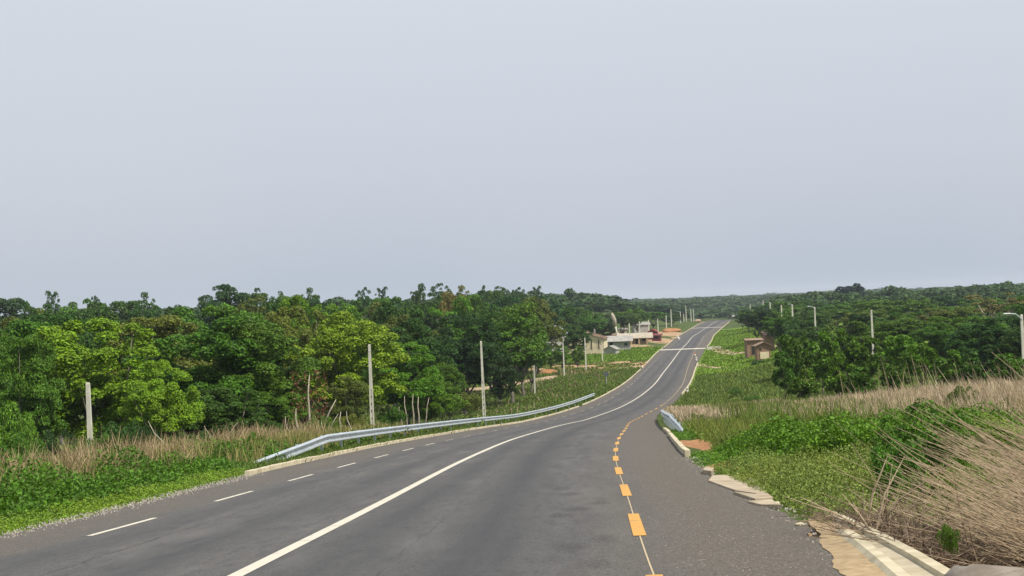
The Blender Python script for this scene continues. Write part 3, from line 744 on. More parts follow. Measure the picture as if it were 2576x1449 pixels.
# ------------------------------------------------------------------ village
M['cream_wall'] = plain('cream_plaster', (.62, .51, .35), (.76, .65, .47), 1.5, .9, .005)
M['grey_wall'] = plain('grey_plaster', (.30, .29, .27), (.42, .40, .37), 1.5, .9, .005)
M['tan_wall'] = plain('tan_mud_wall', (.42, .28, .16), (.55, .38, .23), 1.5, .9, .01)
M['roof_pale'] = plain('pale_tin_roof', (.28, .27, .245), (.42, .395, .36), .8, .75, .01)
M['roof_cream'] = plain('cream_tin_roof', (.36, .31, .235), (.50, .44, .34), .8, .75, .01)
M['roof_blue'] = plain('blue_grey_tin_roof', (.30, .34, .41), (.44, .49, .56), .8, .6, .01)
M['roof_rust'] = plain('rusty_roof', (.22, .14, .10), (.36, .25, .185), 2, .85, .02)
M['maroon'] = plain('maroon_boards', (.14, .035, .04), (.22, .06, .06), 3, .8, .005)
M['red'] = plain('red_tin', (.40, .09, .06), (.50, .14, .10), 3, .7, .005)
M['brick'] = plain('red_mud_brick', (.22, .125, .085), (.32, .20, .14), 5, .95, .02)
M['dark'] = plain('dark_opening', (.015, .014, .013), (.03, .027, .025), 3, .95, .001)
M['white_plaster'] = plain('white_plaster', (.52, .49, .43), (.66, .63, .56), 2, .9, .003)
def house(px, D, wd, dp, hw, hr, rz, wall, roof, label, ridge='x', openings=(), gz=None, over=.4, cat='house', name='house', posts=0, chimney=None):
    x, _ = ray(px, 850); x *= D; z = float(ground(np.array(x), np.array(float(D)))) if gz is None else gz
    e = empty(name, (x, D, z), rz); tag(e, label, cat, None)
    b = MB(); b.box((0, 0, hw / 2 - .3), (wd, dp, hw + .6))
    if ridge == 'y' and hr > 0:      # gable faces the camera
        for yy in (-dp / 2, dp / 2 - .02):
            b.add([(-wd / 2, yy, hw), (wd / 2, yy, hw), (0, yy, hw + hr), (-wd / 2, yy + .02, hw), (wd / 2, yy + .02, hw), (0, yy + .02, hw + hr)], [(0, 1, 2), (5, 4, 3), (0, 2, 5, 3), (1, 4, 5, 2)])
    if ridge == 'x' and hr > 0:
        for xx in (-wd / 2, wd / 2 - .02):
            b.add([(xx, -dp / 2, hw), (xx, dp / 2, hw), (xx, 0, hw + hr), (xx + .02, -dp / 2, hw), (xx + .02, dp / 2, hw), (xx + .02, 0, hw + hr)], [(0, 1, 2), (5, 4, 3), (0, 2, 5, 3), (1, 4, 5, 2)])
    b.build('wall', M[wall], e)
    r = MB(); t = .07
    if ridge == 'y':
        for sg in (-1, 1):
            k = hr / (wd / 2); xe = wd / 2 + over; ze = hw - over * k; y0, y1 = -dp / 2 - over, dp / 2 + over
            V = [(0, y0, hw + hr), (sg * xe, y0, ze), (sg * xe, y1, ze), (0, y1, hw + hr)]; V += [(a, c, d + t) for a, c, d in V]
            r.add(V, [(0, 1, 2, 3), (7, 6, 5, 4), (0, 4, 5, 1), (1, 5, 6, 2), (2, 6, 7, 3), (3, 7, 4, 0)])
    else:
        for sg in (-1, 1):
            k = hr / (dp / 2); ye = dp / 2 + over; ze = hw - over * k; x0, x1 = -wd / 2 - over, wd / 2 + over
            V = [(x0, 0, hw + hr), (x0, sg * ye, ze), (x1, sg * ye, ze), (x1, 0, hw + hr)]; V += [(a, c, d + t) for a, c, d in V]
            r.add(V, [(0, 1, 2, 3), (7, 6, 5, 4), (0, 4, 5, 1), (1, 5, 6, 2), (2, 6, 7, 3), (3, 7, 4, 0)])
    # corrugation ribs
    for k in range(int((dp if ridge == 'y' else wd) / .9)):
        for sg in (-1, 1):
            if ridge == 'y':
                yk = -dp / 2 + .4 + k * .9; sl = math.atan2(hr, wd / 2); L = math.hypot(wd / 2 + over, hr * (1 + 2 * over / wd))
                r.box((sg * (wd / 2 + over) / 2, yk, hw + hr / 2 - over * hr / wd + t + .02), (L, .08, .03), ry=sg * sl)
            else:
                xk = -wd / 2 + .4 + k * .9; sl = math.atan2(hr, dp / 2); L = math.hypot(dp / 2 + over, hr * (1 + 2 * over / dp))
                r.box((xk, sg * (dp / 2 + over) / 2, hw + hr / 2 - over * hr / dp + t + .02), (.08, L, .03), rx=-sg * sl)
    r.build('roof', M[roof], e)
    for kind, ox, oz, ow, oh in openings:
        o = MB(); o.box((ox, -dp / 2 - .01, oz), (ow, .06, oh)); ob = o.build(kind, M['dark'], e)
        f = MB()
        for sx in (-1, 1): f.box((ox + sx * (ow / 2 + .04), -dp / 2 - .03, oz), (.08, .1, oh + .16))
        f.box((ox, -dp / 2 - .03, oz + oh / 2 + .04), (ow, .1, .08)); f.build('frame', M[wall], ob)
    for k in range(posts):
        p = MB(); xk = -wd / 2 + .3 + (wd - .6) * k / max(1, posts - 1); p.box((xk, -dp / 2 - 1.1, (hw - .5) / 2), (.45, .35, hw - .5)); p.build('post', M[wall], e)
    if chimney: 
        p = MB(); p.box((chimney[0], 0, hw + hr + .2), (.35, .35, .9)); p.build('vent', M['grey_wall'], e)
    return e
house(1472, 312, 9.6, 9, 3.6, 1.5, -.16, 'cream_wall', 'roof_rust', 'tall cream plastered building with a gable and narrow dark window slits', 'y',
      [('window', 1.9, 2.3, .28, 2.3), ('window', 3.6, 2.2, .28, 2.1), ('window', 0.1, 2.3, .28, 2.3)], over=.45, chimney=(2.3, 0))
house(1553, 332, 6.4, 5.0, 2.3, 1.1, -.06, 'grey_wall', 'roof_pale', 'low grey building with a pale tin roof right beside the cream gable building', 'x', [('window', 2.0, 1.3, .8, .6), ('door', -1.6, 1.0, .9, 2)], over=.6)
house(1537, 303, 2.8, 3, 1.25, .75, -.35, 'grey_wall', 'roof_pale', 'smallest grey shed with a white sloping roof in front of the low building', 'y', [], over=.25, cat='shed', name='shed')
house(1597, 372, 7.2, 5.5, 2.1, .9, -.08, 'tan_wall', 'roof_cream', 'tan mud building with a cream roof and porch pillars facing the road', 'x', [('window', -2, 1.2, .9, .7), ('door', .6, 1.0, .9, 1.9), ('window', 2.4, 1.2, .9, .7)], over=1.4, posts=4)
house(1567.5, 425, 2.3, 2.3, 3.0, .3, 0, 'white_plaster', 'roof_pale', 'small white block house behind the tan building', 'x', [('window', 0, 2, .7, .7)])
house(1613, 470, 5.5, 4, 3.2, .8, .1, 'grey_wall', 'roof_pale', 'distant house of which only the pale roof strip shows among dark trees', 'x', [])
house(1379, 292, 5, 7, 3.6, 1.5, .5, 'grey_wall', 'roof_blue', 'house with a blue grey tin roof half hidden by trees left of the cream building', 'x', [], gz=-8.6)
house(1643, 405, 2.8, 2.6, 2.5, .7, -.2, 'maroon', 'red', 'red roofed maroon stall at the right end of the village row', 'y', [('door', 0, 1.1, 1.0, 1.8)], cat='stall', name='market_stall')
house(1652, 385, 2.6, 1.8, 1.8, .3, -.2, 'maroon', 'maroon', 'low dark maroon stall nearest to the road', 'x', [('window', 0, 1.1, 1.2, .7)], cat='stall', name='market_stall')
hut = house(1917, 226, 2.3, 1.6, 2.5, .5, .05, 'brick', 'roof_rust', 'narrow red brick hut with a pale front panel beside the green meadow', 'y', [('window', -.6, 1.9, .4, .4)], cat='hut', name='brick_hut')
b = MB(); b.box((.1, -.86, .75), (1.5, .06, 1.2)); b.build('panel', M['cream_wall'], hut)
house(1893, 246, 2.7, 1.8, 3.1, .2, 0.1, 'brick', 'roof_rust', 'low hut with a flat rusty roof just left of the red brick hut', 'x', [('door', -.2, 1.2, .7, 1.6)], cat='hut', name='brick_hut')
house(1932, 250, 1.8, 1.6, 3.2, .4, .2, 'brick', 'roof_rust', 'hut wedged between the red brick hut and the leafy shrubs', 'x', [], cat='hut', name='brick_hut')
house(248, 330, 7, 5, 2.4, 1.4, .1, 'tan_wall', 'roof_cream', 'tan roofed house just showing between far trees above the bright green tree', 'x', [], gz=at(248, 822, 330)[2])

def gpt(px, D, side_off=0):
    x, _ = ray(px, 850); x *= D; return (x, D, float(ground(np.array(x), np.array(float(D)))))
# billboard-like dead palm / broken trunk by the village
x, y, zt = at(1543, 786, 345); g0 = gpt(1552, 345)
e = empty('dead_palm', g0); tag(e, 'dead leaning palm with a thick pale top above the village roofs', 'palm')
b = MB(); hh = zt - g0[2]; b.tube([(0, 0, -.5), (0, 0, hh * .4), (-.25, 0, hh * .62)], [.26, .22, .25], 8); b.build('trunk', M['white_plaster'], e, smooth=True)
b = MB(); b.tube([(-.25, 0, hh * .60), (-.5, 0, hh * .78), (-.95, 0, hh * .92), (-1.05, 0, hh)], [.28, .55, .5, .12], 9)
b.build('withered_crown', M['palebark'], e, smooth=True)

# guide posts
def guide_post(px, basey, D, label, red=True, h=.95, w=.22):
    c = gpt(px, D); Y = c[1]; e = empty('guide_post', (c[0], Y, float(zroad(Y)) - .02)); tag(e, label, 'marker post', 'guide posts')
    b = MB(); b.tube([(0, 0, 0), (0, 0, h * .68)], [w / 2, w / 2], 10); b.build('shaft', M['white_plaster'], e, smooth=True)
    b = MB(); b.tube([(0, 0, h * .68), (0, 0, h * .95), (0, 0, h)], [w / 2 * 1.06, w / 2 * 1.06, w / 4], 10); b.build('cap', M['red'] if red else M['white_plaster'], e, smooth=True)
def D_on(px, py):
    return ug(px, py)[1]
guide_post(1612, 930, D_on(1612, 929), 'red capped white post where the dirt track meets the left kerb', w=.3, h=1.1)
guide_post(1746, 897, D_on(1746, 898), 'farther of two red and white posts at the right shoulder', w=.35, h=1.0)
guide_post(1749, 910, D_on(1749, 910), 'nearer of two posts at the right shoulder, top all white', False, w=.4, h=.9)
guide_post(1724, 992, D_on(1724, 992), 'leaning white post at the right kerb just past the dry grass', False, w=.3, h=.9)
# culvert head walls by the first hump, and white boulders
def wallblock(px, D, s, label, mat='white_plaster', rz=0):
    c = gpt(px, D); b = MB(); b.box((0, 0, s[2] / 2 - .1), (s[0], s[1], s[2] + .2), taper=.93)
    o = b.build('culvert_wall', M[mat], None, bevel=.03, loc=c); o.rotation_euler[2] = rz; tag(o, label, 'culvert wall', 'culvert head walls')
wallblock(1784, 306, (1.2, .5, .7), 'small white culvert wall at the right end of the nearer hump')
wallblock(1797, 312, (3.0, .4, .5), 'long white culvert parapet slanting off into the meadow from the nearer hump', rz=-.5)
x, y, z = gpt(1706, 392); rock((x, y, z + .35), (.5, .5, .6), M['white_plaster'], 'round white painted boulder by the road in front of the bare earth', 11, group='roadside boulders')
x, y, z = gpt(1694, 396); rock((x, y, z + .25), (1.0, .7, .5), M['dirt'], 'flat tan boulder left of the white painted boulder', 12, group='roadside boulders')
x, y, z = gpt(1757, 560); rock((x, y, z + .4), (1.6, 1.2, .8), M['dirt'], 'heap of tan earth at the left of the far crest', 13, cat='earth heap', name='earth_heap', group='roadside heaps')
x, y, z = gpt(1690, 470); rock((x, y, z + .2), (3.6, 2.4, 1.0), M['soil'], 'wide reddish earth heap beside the village stalls', 14, cat='earth heap', name='earth_heap', group='roadside heaps')
x, y, z = gpt(1371, 232); rock((x, y, z + .1), (1.9, 1.4, .6), M['soil'], 'orange earth heap under the trees near the dirt track', 15, cat='earth heap', name='earth_heap', group='roadside heaps')
# sign seen from behind
x, y, z = gpt(1521, 190); e = empty('road_sign', (x, y, z), .1); tag(e, 'grey back of a small octagonal road sign in the olive meadow', 'road sign')
zt = at(1521, 934, 190)[2] - z
b = MB(); b.tube([(0, 0, -.4), (0, 0, zt - .1)], [.045, .045], 8); b.build('post', M['galv'], e)
b = MB(); V = []
for yy in (-.06, -.04):
    for k in range(8): an = math.pi / 8 + k * math.pi / 4; V.append((.38 * math.cos(an), yy, zt - .4 + .38 * math.sin(an)))
b.add(V, [tuple(range(8)), tuple(range(15, 7, -1))] + [(k, 8 + k, 8 + (k + 1) % 8, (k + 1) % 8) for k in range(8)])
M['sign'] = plain('sign_back', (.06, .07, .075), (.12, .13, .14), 3, .6, .001); b.build('plate', M['sign'], e)
# little white notice at the far right of the crest
x, y, z = gpt(1847, 560); e = empty('notice_board', (x, y, z + .9)); tag(e, 'tiny white board on a post at the far right of the road crest', 'board')
b = MB(); b.box((0, 0, 1.25), (1.3, .08, .6)); b.build('panel', M['white_plaster'], e); b = MB(); b.box((0, .02, .3), (.1, .08, 1.6)); b.build('post', M['bark'], e)

# ------------------------------------------------------------------ left forest, named trees
LF = 'forest left of the road'
named = [
 ('near', 60, 842, 66, 210, 'mid', 'mid green tree at the left edge of the photo beside the bright green tree'),
 ('near', -60, 800, 70, 300, 'mid', 'tree cut by the left edge of the photo'),
 ('near', 245, 800, 72, 400, 'bright', 'broad bright green tree directly behind the leftmost concrete pole'),
 ('near', 400, 905, 67, 210, 'bright', 'lower bright green tree whose right side bulges over the dark thicket'),
 ('near', 500, 800, 80, 400, 'mid', 'wide deep green tree right of the bright green tree'),
 ('near', 640, 812, 82, 330, 'mid', 'dense green tree above the dark hollow near the rusty dead trunks'),
 ('near', 860, 784, 98, 330, 'yellow', 'broad yellow green tree left of the second concrete pole'),
 ('near', 560, 975, 74, 280, 'dark', 'low dark green tree over the hollow, behind the dry grass'),
 ('near', 690, 950, 80, 180, 'mid', 'low green tree just left of the rusty dead trunks'),
 ('near', 870, 945, 90, 130, 'olive', 'brownish green tree with orange leaves beside the second concrete pole'),
 ('near', 1010, 860, 108, 210, 'fresh', 'fresh green tree just right of the second concrete pole'),
 ('near', 1065, 935, 112, 150, 'fresh', 'lower green tree above the cluster of pale trunks'),
 ('near', 1125, 910, 128, 110, 'mid', 'rounded green tree half way between second and third pole'),
 ('near', 760, 742, 125, 190, 'fresh', 'domed green tree standing up behind the yellow green tree'),
 ('near', 560, 768, 105, 300, 'mid', 'broad tree right behind the deep green tree'),
 ('near', 130, 790, 100, 300, 'dark', 'dark green tree behind the bright green tree, to its upper left'),
 ('near', 1040, 800, 130, 240, 'dark', 'dark tree with fern like layers left of the third pole'),
 ('near', 1160, 790, 150, 230, 'deep', 'darkest tree just left of the third pole top'),
 ('mid', 1280, 790, 165, 210, 'mid', 'large green tree just right of the third pole'),
 ('mid', 1255, 880, 158, 130, 'deep', 'low dark tree between third and fourth pole'),
 ('mid', 1330, 840, 185, 110, 'dark', 'dark tree immediately left of the fourth pole'),
 ('mid', 1140, 733, 210, 100, 'brownish', 'pale brownish tree crown high on the wooded rise'),
 ('mid', 1340, 745, 230, 110, 'olive', 'olive green tree crown at the right shoulder of the wooded rise'),
 ('mid', 1418, 768, 312, 90, 'dark', 'dark tree behind the blue grey roof'),
 ('mid', 1385, 862, 240, 60, 'mid', 'small tree between fourth and fifth pole'),
 ('mid', 1447, 822, 262, 92, 'dark', 'dark bushy tree between fifth and sixth pole'),
 ('mid', 1412, 868, 236, 50, 'fresh', 'small bright tree at the foot of the fifth pole'),
 ('mid', 1452, 870, 240, 50, 'fresh', 'small yellowish tree at the foot of the sixth pole'),
 ('far', 1480, 790, 345, 90, 'mid', 'tree rising behind the cream gable building'),
 ('far', 1525, 800, 352, 75, 'deep', 'dark tree between the cream gable and the dead palm'),
 ('far', 1575, 783, 440, 90, 'mid', 'green tree behind the dead palm'),
 ('midtall', 570, 714, 230, 150, 'blue', 'tall spreading tree, highest on the left skyline'),
 ('midtall', 640, 724, 240, 90, 'blue', 'tree joined to the right of the tall spreading tree'),
 ('midtall', 690, 733, 200, 90, 'dark', 'rounded skyline tree left of the domed green tree'),
 ('airy', 128, 731, 270, 50, 'dark', 'thin see through tree on the far left skyline'),
 ('airy', 362, 735, 230, 66, 'dark', 'open crowned tree against the sky above the bright green tree'),
 ('airy', 235, 744, 260, 36, 'dark', 'small open tree on the skyline left of the open crowned tree'),
 ('airy', 912, 722, 270, 46, 'blue', 'umbrella shaped skyline tree above the second pole'),
 ('airy', 962, 721, 290, 40, 'blue', 'second umbrella shaped skyline tree above the second pole'),
 ('airy', 780, 724, 250, 60, 'dark', 'skyline tree right behind the domed green tree'),
 ('airy', 1052, 713, 290, 50, 'dark', 'skyline tree at the left end of the wooded rise'),
 ('airy', 1108, 712, 300, 55, 'dark', 'skyline tree at the top of the wooded rise'),
 ('airy', 1160, 717, 310, 45, 'brownish', 'brownish skyline tree above the pale brownish crown'),
 ('airy', 1213, 718, 310, 34, 'dark', 'small flat topped skyline tree above the third pole'),
 ('airy', 1262, 719, 320, 50, 'dark', 'skyline tree just right of the flat topped one'),
 ('airy', 1302, 722, 330, 40, 'blue', 'skyline tree second from the right end of the rise'),
 ('airy', 1351, 719, 330, 32, 'blue', 'lone mushroom shaped tree at the right end of the wooded rise'),
]
for k, px, ty, D, wp, c, lb in named: ptree(k, px, ty, D, wp, c, lb)

def sector(px):
    for x, s in ((60, 'at the left edge'), (222, 'left of the leftmost pole'), (420, 'above the bright green tree'), (580, 'above the deep green tree'), (760, 'above the dark hollow'), (930, 'just left of pole two'), (1070, 'just right of pole two'), (1211, 'just left of pole three'), (1330, 'just right of pole three'), (1420, 'above the blue roof'), (1530, 'above the cream building'), (1640, 'above the tan building')):
        if px < x: return s
    return 'above the road'
CW = {'mid': 'green', 'dark': 'dark green', 'deep': 'blackish', 'fresh': 'bright green', 'blue': 'bluish', 'olive': 'olive'}
def row(key, px0, px1, Df, topf, wd, cols, desc, jit=9, jD=10):
    px = px0
    while px < px1:
        D = Df(px) + random.uniform(-jD, jD); wp = wd * random.uniform(.85, 1.25) * F / D
        c = random.choice(cols); s = sector(px)
        ptree(key, px, topf(px) + random.uniform(-jit * .3, jit), D, wp, c, '%s tree %s, %s' % (CW[c], desc, s), '%s trees %s, %s' % (CW[c], desc, s))
        px += wp * random.uniform(.5, .75)
ip = lambda xs, ys: (lambda p: float(np.interp(p, xs, ys)))
row('near', -150, 1100, ip([-150, 240, 600, 900, 1100], [88, 95, 105, 122, 140]), ip([0, 240, 420, 700, 820, 1000, 1100], [800, 795, 792, 770, 770, 790, 790]), 8, ['mid', 'dark', 'mid', 'olive'], 'in the forest second rank', jD=5)
row('mid', -150, 1330, ip([-150, 600, 1330], [130, 145, 185]), ip([0, 150, 300, 480, 600, 800, 950, 1100, 1330], [778, 775, 782, 772, 755, 760, 762, 745, 765]), 9, ['mid', 'dark', 'dark', 'olive', 'fresh'], 'in mid forest', 10)
row('mid', -150, 1400, ip([-150, 600, 1400], [180, 195, 240]), ip([0, 150, 300, 400, 480, 570, 700, 820, 1000, 1100, 1300, 1400], [762, 766, 768, 772, 765, 745, 742, 750, 750, 738, 745, 765]), 9, ['mid', 'dark', 'blue', 'dark', 'olive'], 'in the forest back rank', 10)
row('far', -150, 1420, ip([-150, 1420], [245, 300]), ip([0, 60, 110, 180, 210, 260, 300, 380, 470, 500, 560, 700, 860, 1000, 1060, 1250, 1350, 1420], [750, 748, 758, 752, 744, 758, 750, 766, 764, 752, 735, 738, 746, 742, 728, 732, 740, 756]), 9, ['dark', 'blue', 'dark', 'mid'], 'on the wooded skyline', 10)
row('far', 1385, 1690, ip([1385, 1500, 1690], [330, 380, 520]), ip([1385, 1500, 1600, 1690], [768, 772, 776, 788]), 10, ['mid', 'dark', 'fresh', 'dark'], 'in the grove', 10, jD=15)
row('far', 1400, 1720, ip([1400, 1720], [420, 640]), ip([1400, 1500, 1720], [758, 760, 768]), 10, ['dark', 'blue', 'mid'], 'far in the grove', 5, jD=20)

# bushes in front of the forest edge
bl = [(20, 1010, 58, 150, 'fresh', 'bright weedy bush at the left edge below the mid green tree'), (300, 1060, 62, 170, 'dark', 'dark leafy bush right of the foot of the leftmost pole'),
      (150, 1080, 60, 130, 'deep', 'dark leafy bush left of the foot of the leftmost pole'), (405, 1105, 55, 60, 'fresh', 'small yellow green bush above the dry grass'),
      (640, 1085, 47, 90, 'mid', 'leafy green bush behind the buried end of the long guardrail'), (500, 1120, 46, 110, 'fresh', 'green bush in the dry grass left of the guardrail end'),
      (730, 1100, 52, 70, 'mid', 'green bush pressed against the start of the long guardrail'), (1120, 985, 120, 120, 'fresh', 'bright bush behind the guardrail between second and third pole'),
      (1075, 1000, 112, 90, 'mid', 'green bush right of the cluster of pale trunks'), (880, 1040, 84, 90, 'olive', 'olive bush at the foot of the second pole'),
      (980, 1020, 98, 90, 'mid', 'green bush right of the foot of the second pole'), (1180, 985, 132, 90, 'olive', 'olive bush left of the foot of the third pole')]
bl += [(60, 1085, 52, 130, 'mid', 'green bush in the dry grass at the left edge of the photo'), (255, 1090, 54, 110, 'mid', 'green bush just right of the leftmost pole foot'),
       (345, 1075, 57, 130, 'deep', 'blackish bush under the lower bright green tree'), (455, 1085, 58, 120, 'dark', 'dark bush under the right bulge of the bright green tree'),
       (560, 1070, 60, 150, 'dark', 'wide dark bush at the mouth of the dark hollow'), (600, 1110, 44, 90, 'fresh', 'bright bush left of the buried guardrail end'),
       (665, 1060, 62, 110, 'mid', 'green bush at the right of the dark hollow'), (800, 1050, 68, 120, 'mid', 'green bush behind the guardrail bend'), (180, 1120, 46, 90, 'fresh', 'bright low bush in front of the leftmost pole, left side')]
for px, ty, D, wp, c, lb in bl: ptree('bush', px, ty, D, wp, c, lb, name='bush', cat='bush')
# dead trunks
def deadtrunks(px, D, items, label, mat='palebark', leafy=None):
    c = gpt(px, D); e = empty('dead_tree', c); tag(e, label, 'dead tree')
    b = MB()
    for dx, h, lean, r in items:
        b.tube([(dx, 0, -.4), (dx + lean * .4 + .04, .05, h * .45), (dx + lean * .75 - .05, 0, h * .75), (dx + lean, .1, h)], [r, r * .85, r * .6, r * .25], 6)
    b.build('trunk', M[mat], e, smooth=True)
    if leafy:
        n = leafy; P = np.column_stack([rng.uniform(-.9, 1.1, n), rng.uniform(.2, 1.0, n), rng.uniform(.2, 4.2, n)]); Nn = rng.normal(size=(n, 3)); Nn /= np.linalg.norm(Nn, axis=1, keepdims=True)
        V, Q = leaves(P, Nn, .3, .09); o = link('withered_leaves', qmesh('withered_leaves', V, Q, M['rust']), e)
M['rust'] = leafmat('rusty_leaves', tint=(.13, .055, .03), trans=.1, yellow=.2)
M['rust'].node_tree.nodes
deadtrunks(765, 72, [(0, 4.0, .2, .08), (-.5, 2.2, -.1, .07), (.3, 2.6, 1.3, .07), (-.9, 1.8, -.3, .05)], 'tall dead pale trunks with hanging rusty leaves above the guardrail', leafy=420)
deadtrunks(1030, 100, [(0, 2.9, .1, .08), (-.45, 2.8, -.1, .07), (.4, 2.7, .1, .08), (.8, 2.6, .5, .06), (-.8, 2.0, -.2, .06)], 'cluster of pale bare trunks right of the second pole')
deadtrunks(800, 62, [(0, 1.5, .8, .035), (.3, 1.2, -.3, .035)], 'bare slanting branches just above the guardrail bend')
deadtrunks(440, 52, [(0, 1.9, -1.2, .035), (1.3, 1.7, 1.0, .03), (2.2, 1.6, -1.2, .03)], 'grey fallen branches poking out of the dry grass')
deadtrunks(845, 70, [(0, 1.7, .1, .06), (.7, 1.7, -.3, .05)], 'short pale stumps behind the guardrail left of the second pole')

# ------------------------------------------------------------------ right side trees
rn = [
 ('shrub', 1968, 885, 112, 75, 'mid', 'large leaved shrub touching the right of the brick huts'),
 ('shrub', 2000, 842, 116, 100, 'mid', 'large leaved shrub, tall, just right of the brick huts'),
 ('shrub', 2065, 832, 120, 110, 'fresh', 'bright large leaved shrub under the pole with the slanting arm'),
 ('shrub', 2130, 828, 122, 110, 'mid', 'large leaved shrub left of the pole in the shrubs'),
 ('shrub', 2190, 850, 112, 100, 'mid', 'large leaved shrub hiding the foot of the pole in the shrubs'),
 ('shrub', 2255, 842, 118, 110, 'fresh', 'large leaved shrub right of the pole in the shrubs'),
 ('shrub', 2110, 895, 98, 90, 'fresh', 'low bright large leaved shrub in the middle of the shrub group'),
 ('shrub', 2020, 930, 95, 90, 'mid', 'lowest large leaved shrub at the left front of the shrub group'),
 ('shrub', 2170, 925, 90, 100, 'mid', 'low large leaved shrub at the right front of the shrub group'),
 ('shrub', 2320, 865, 105, 110, 'fresh', 'large leaved shrub above the middle of the dry grass'),
 ('shrub', 2390, 880, 100, 110, 'mid', 'large leaved shrub above the tallest dry grass'),
 ('shrub', 2460, 885, 92, 120, 'dark', 'dark large leaved shrub left of the pole at the right edge'),
 ('shrub', 2530, 890, 88, 120, 'mid', 'large leaved shrub at the foot of the pole at the right edge'),
 ('shrub', 2250, 915, 92, 90, 'mid', 'low large leaved shrub behind the green mound'),
 ('mid', 1905, 772, 300, 100, 'deep', 'dark tree above the brick huts, next to the meadow'),
 ('mid', 1960, 800, 250, 110, 'deep', 'dark low tree right behind the brick huts'),
 ('mid', 2015, 812, 205, 110, 'dark', 'dark tree under the pole with the short lamp arm'),
 ('mid', 2160, 788, 175, 110, 'deep', 'almost black tree left of the pole in the shrubs'),
 ('near', 2470, 800, 125, 190, 'dark', 'dark tree behind the large leaved shrubs near the right edge'),
 ('near', 2570, 820, 120, 200, 'dark', 'dark tree behind the pole at the right edge'),
 ('near', 2360, 810, 138, 180, 'mid', 'green tree above the shrub group, right part'),
 ('mid', 2590, 742, 170, 160, 'mid', 'tree cut by the right edge of the photo at the skyline'),
 ('sparse', 2500, 738, 185, 170, 'brownish', 'thin yellowish tree with bare pale forked branches'),
 ('mid', 2430, 790, 170, 150, 'blue', 'bluish dark tree left of the thin yellowish tree'),
 ('dome', 2140, 713, 520, 88, (.018, .034, .034), 'solitary dark blue domed tree standing above the far forest'),
 ('far', 1868, 798, 450, 40, 'deep', 'small dark tree on the meadow edge by the road crest'),
 ('bush', 1905, 905, 215, 40, 'dark', 'dark bush in front of the brick huts'),
]
for k, px, ty, D, wp, c, lb in rn:
    ptree(k, px, ty, D, wp, c, lb, **({'name': 'shrub', 'cat': 'shrub'} if k in ('shrub', 'bush') else {}))
def sector(px):
    for x, s in ((1940, 'above the brick huts'), (1992, 'above the slim poles'), (2090, 'by the slanting lamp arm'), (2192, 'left of the shrub pole'), (2290, 'right of the shrub pole'), (2400, 'above the tallest dry grass'), (2500, 'by the thin yellowish tree')):
        if px < x: return s
    return 'near the right edge'
row('mid', 2040, 2700, ip([2040, 2700], [165, 150]), ip([2040, 2200, 2400, 2700], [812, 800, 785, 785]), 8, ['mid', 'dark', 'mid', 'fresh'], 'on the right hillside, nearest rank', 12, jD=8)
row('mid', 1960, 2700, ip([1960, 2700], [225, 190]), ip([1960, 2200, 2400, 2700], [788, 775, 765, 765]), 8, ['mid', 'dark', 'blue', 'mid', 'olive'], 'on the right hillside, second rank', 12, jD=10)
row('far', 1915, 2700, ip([1915, 2700], [300, 250]), ip([1915, 2100, 2300, 2700], [774, 762, 752, 748]), 9, ['mid', 'dark', 'mid'], 'on the right hillside, third rank', 9, jD=15)
row('far', 1880, 2700, ip([1880, 2700], [390, 330]), ip([1880, 2100, 2300, 2700], [765, 752, 742, 735]), 9, ['mid', 'dark', 'blue'], 'on the right hillside, last rank', 7, jD=20)

# ------------------------------------------------------------------ far forest: one uncountable mass
def forest_mass():
    r = np.random.default_rng(5); T = []
    for s, nl in ((1, 150), (2, 150), (3, 80), (4, 80)):
        V, Q, _, _ = crown(s + 400, 10, 4.6, .2, 9, nl, 1.9 if nl > 100 else 2.6, blobr=(.3, .5), r=None) if False else crown(s + 400, 10, 4.6, .2, 9, nl, 1.9 if nl > 100 else 2.6, blobr=(.3, .5))
        T.append(V)
    VV = []; D = 460.0
    while D < 3600:
        s = 8 + (D - 400) * .016; x = -.46 * D
        while x < .47 * D:
            X = x + r.uniform(-.5, .5) * s; Y = D + r.uniform(-.5, .5) * s * 1.5
            dx = X - float(Cx(Y)) if Y < 760 else 99
            if not (-38 < dx < 26 and Y < 760) :
                g = float(ground(np.array(X), np.array(Y))); k = max(1, s / 8.5) * r.uniform(.8, 1.2); hz = r.uniform(.7, 1.0) * (1 + .25 * (r.random() < .05))
                hz *= .86 if D < 1200 else .93
                V = T[r.integers(0, 2) if D < 1100 else r.integers(2, 4)]; a = r.uniform(0, 6.28); ca_, sa = math.cos(a), math.sin(a)
                kk = min(k, 3.2)
                W_ = np.column_stack([(V[:, 0] * ca_ - V[:, 1] * sa) * kk + X, (V[:, 0] * sa + V[:, 1] * ca_) * kk + Y, V[:, 2] * hz + g]); VV.append(W_)
            x += s
        D += s * 1.5
    V = np.concatenate(VV); o = link('forest', qmesh('forest', V, np.arange(len(V)).reshape(-1, 4), M['leaf'])); o.color = (.040, .085, .022, 1)
    tag(o, 'distant closed forest reaching to the horizon', 'forest', kind='stuff')
forest_mass()

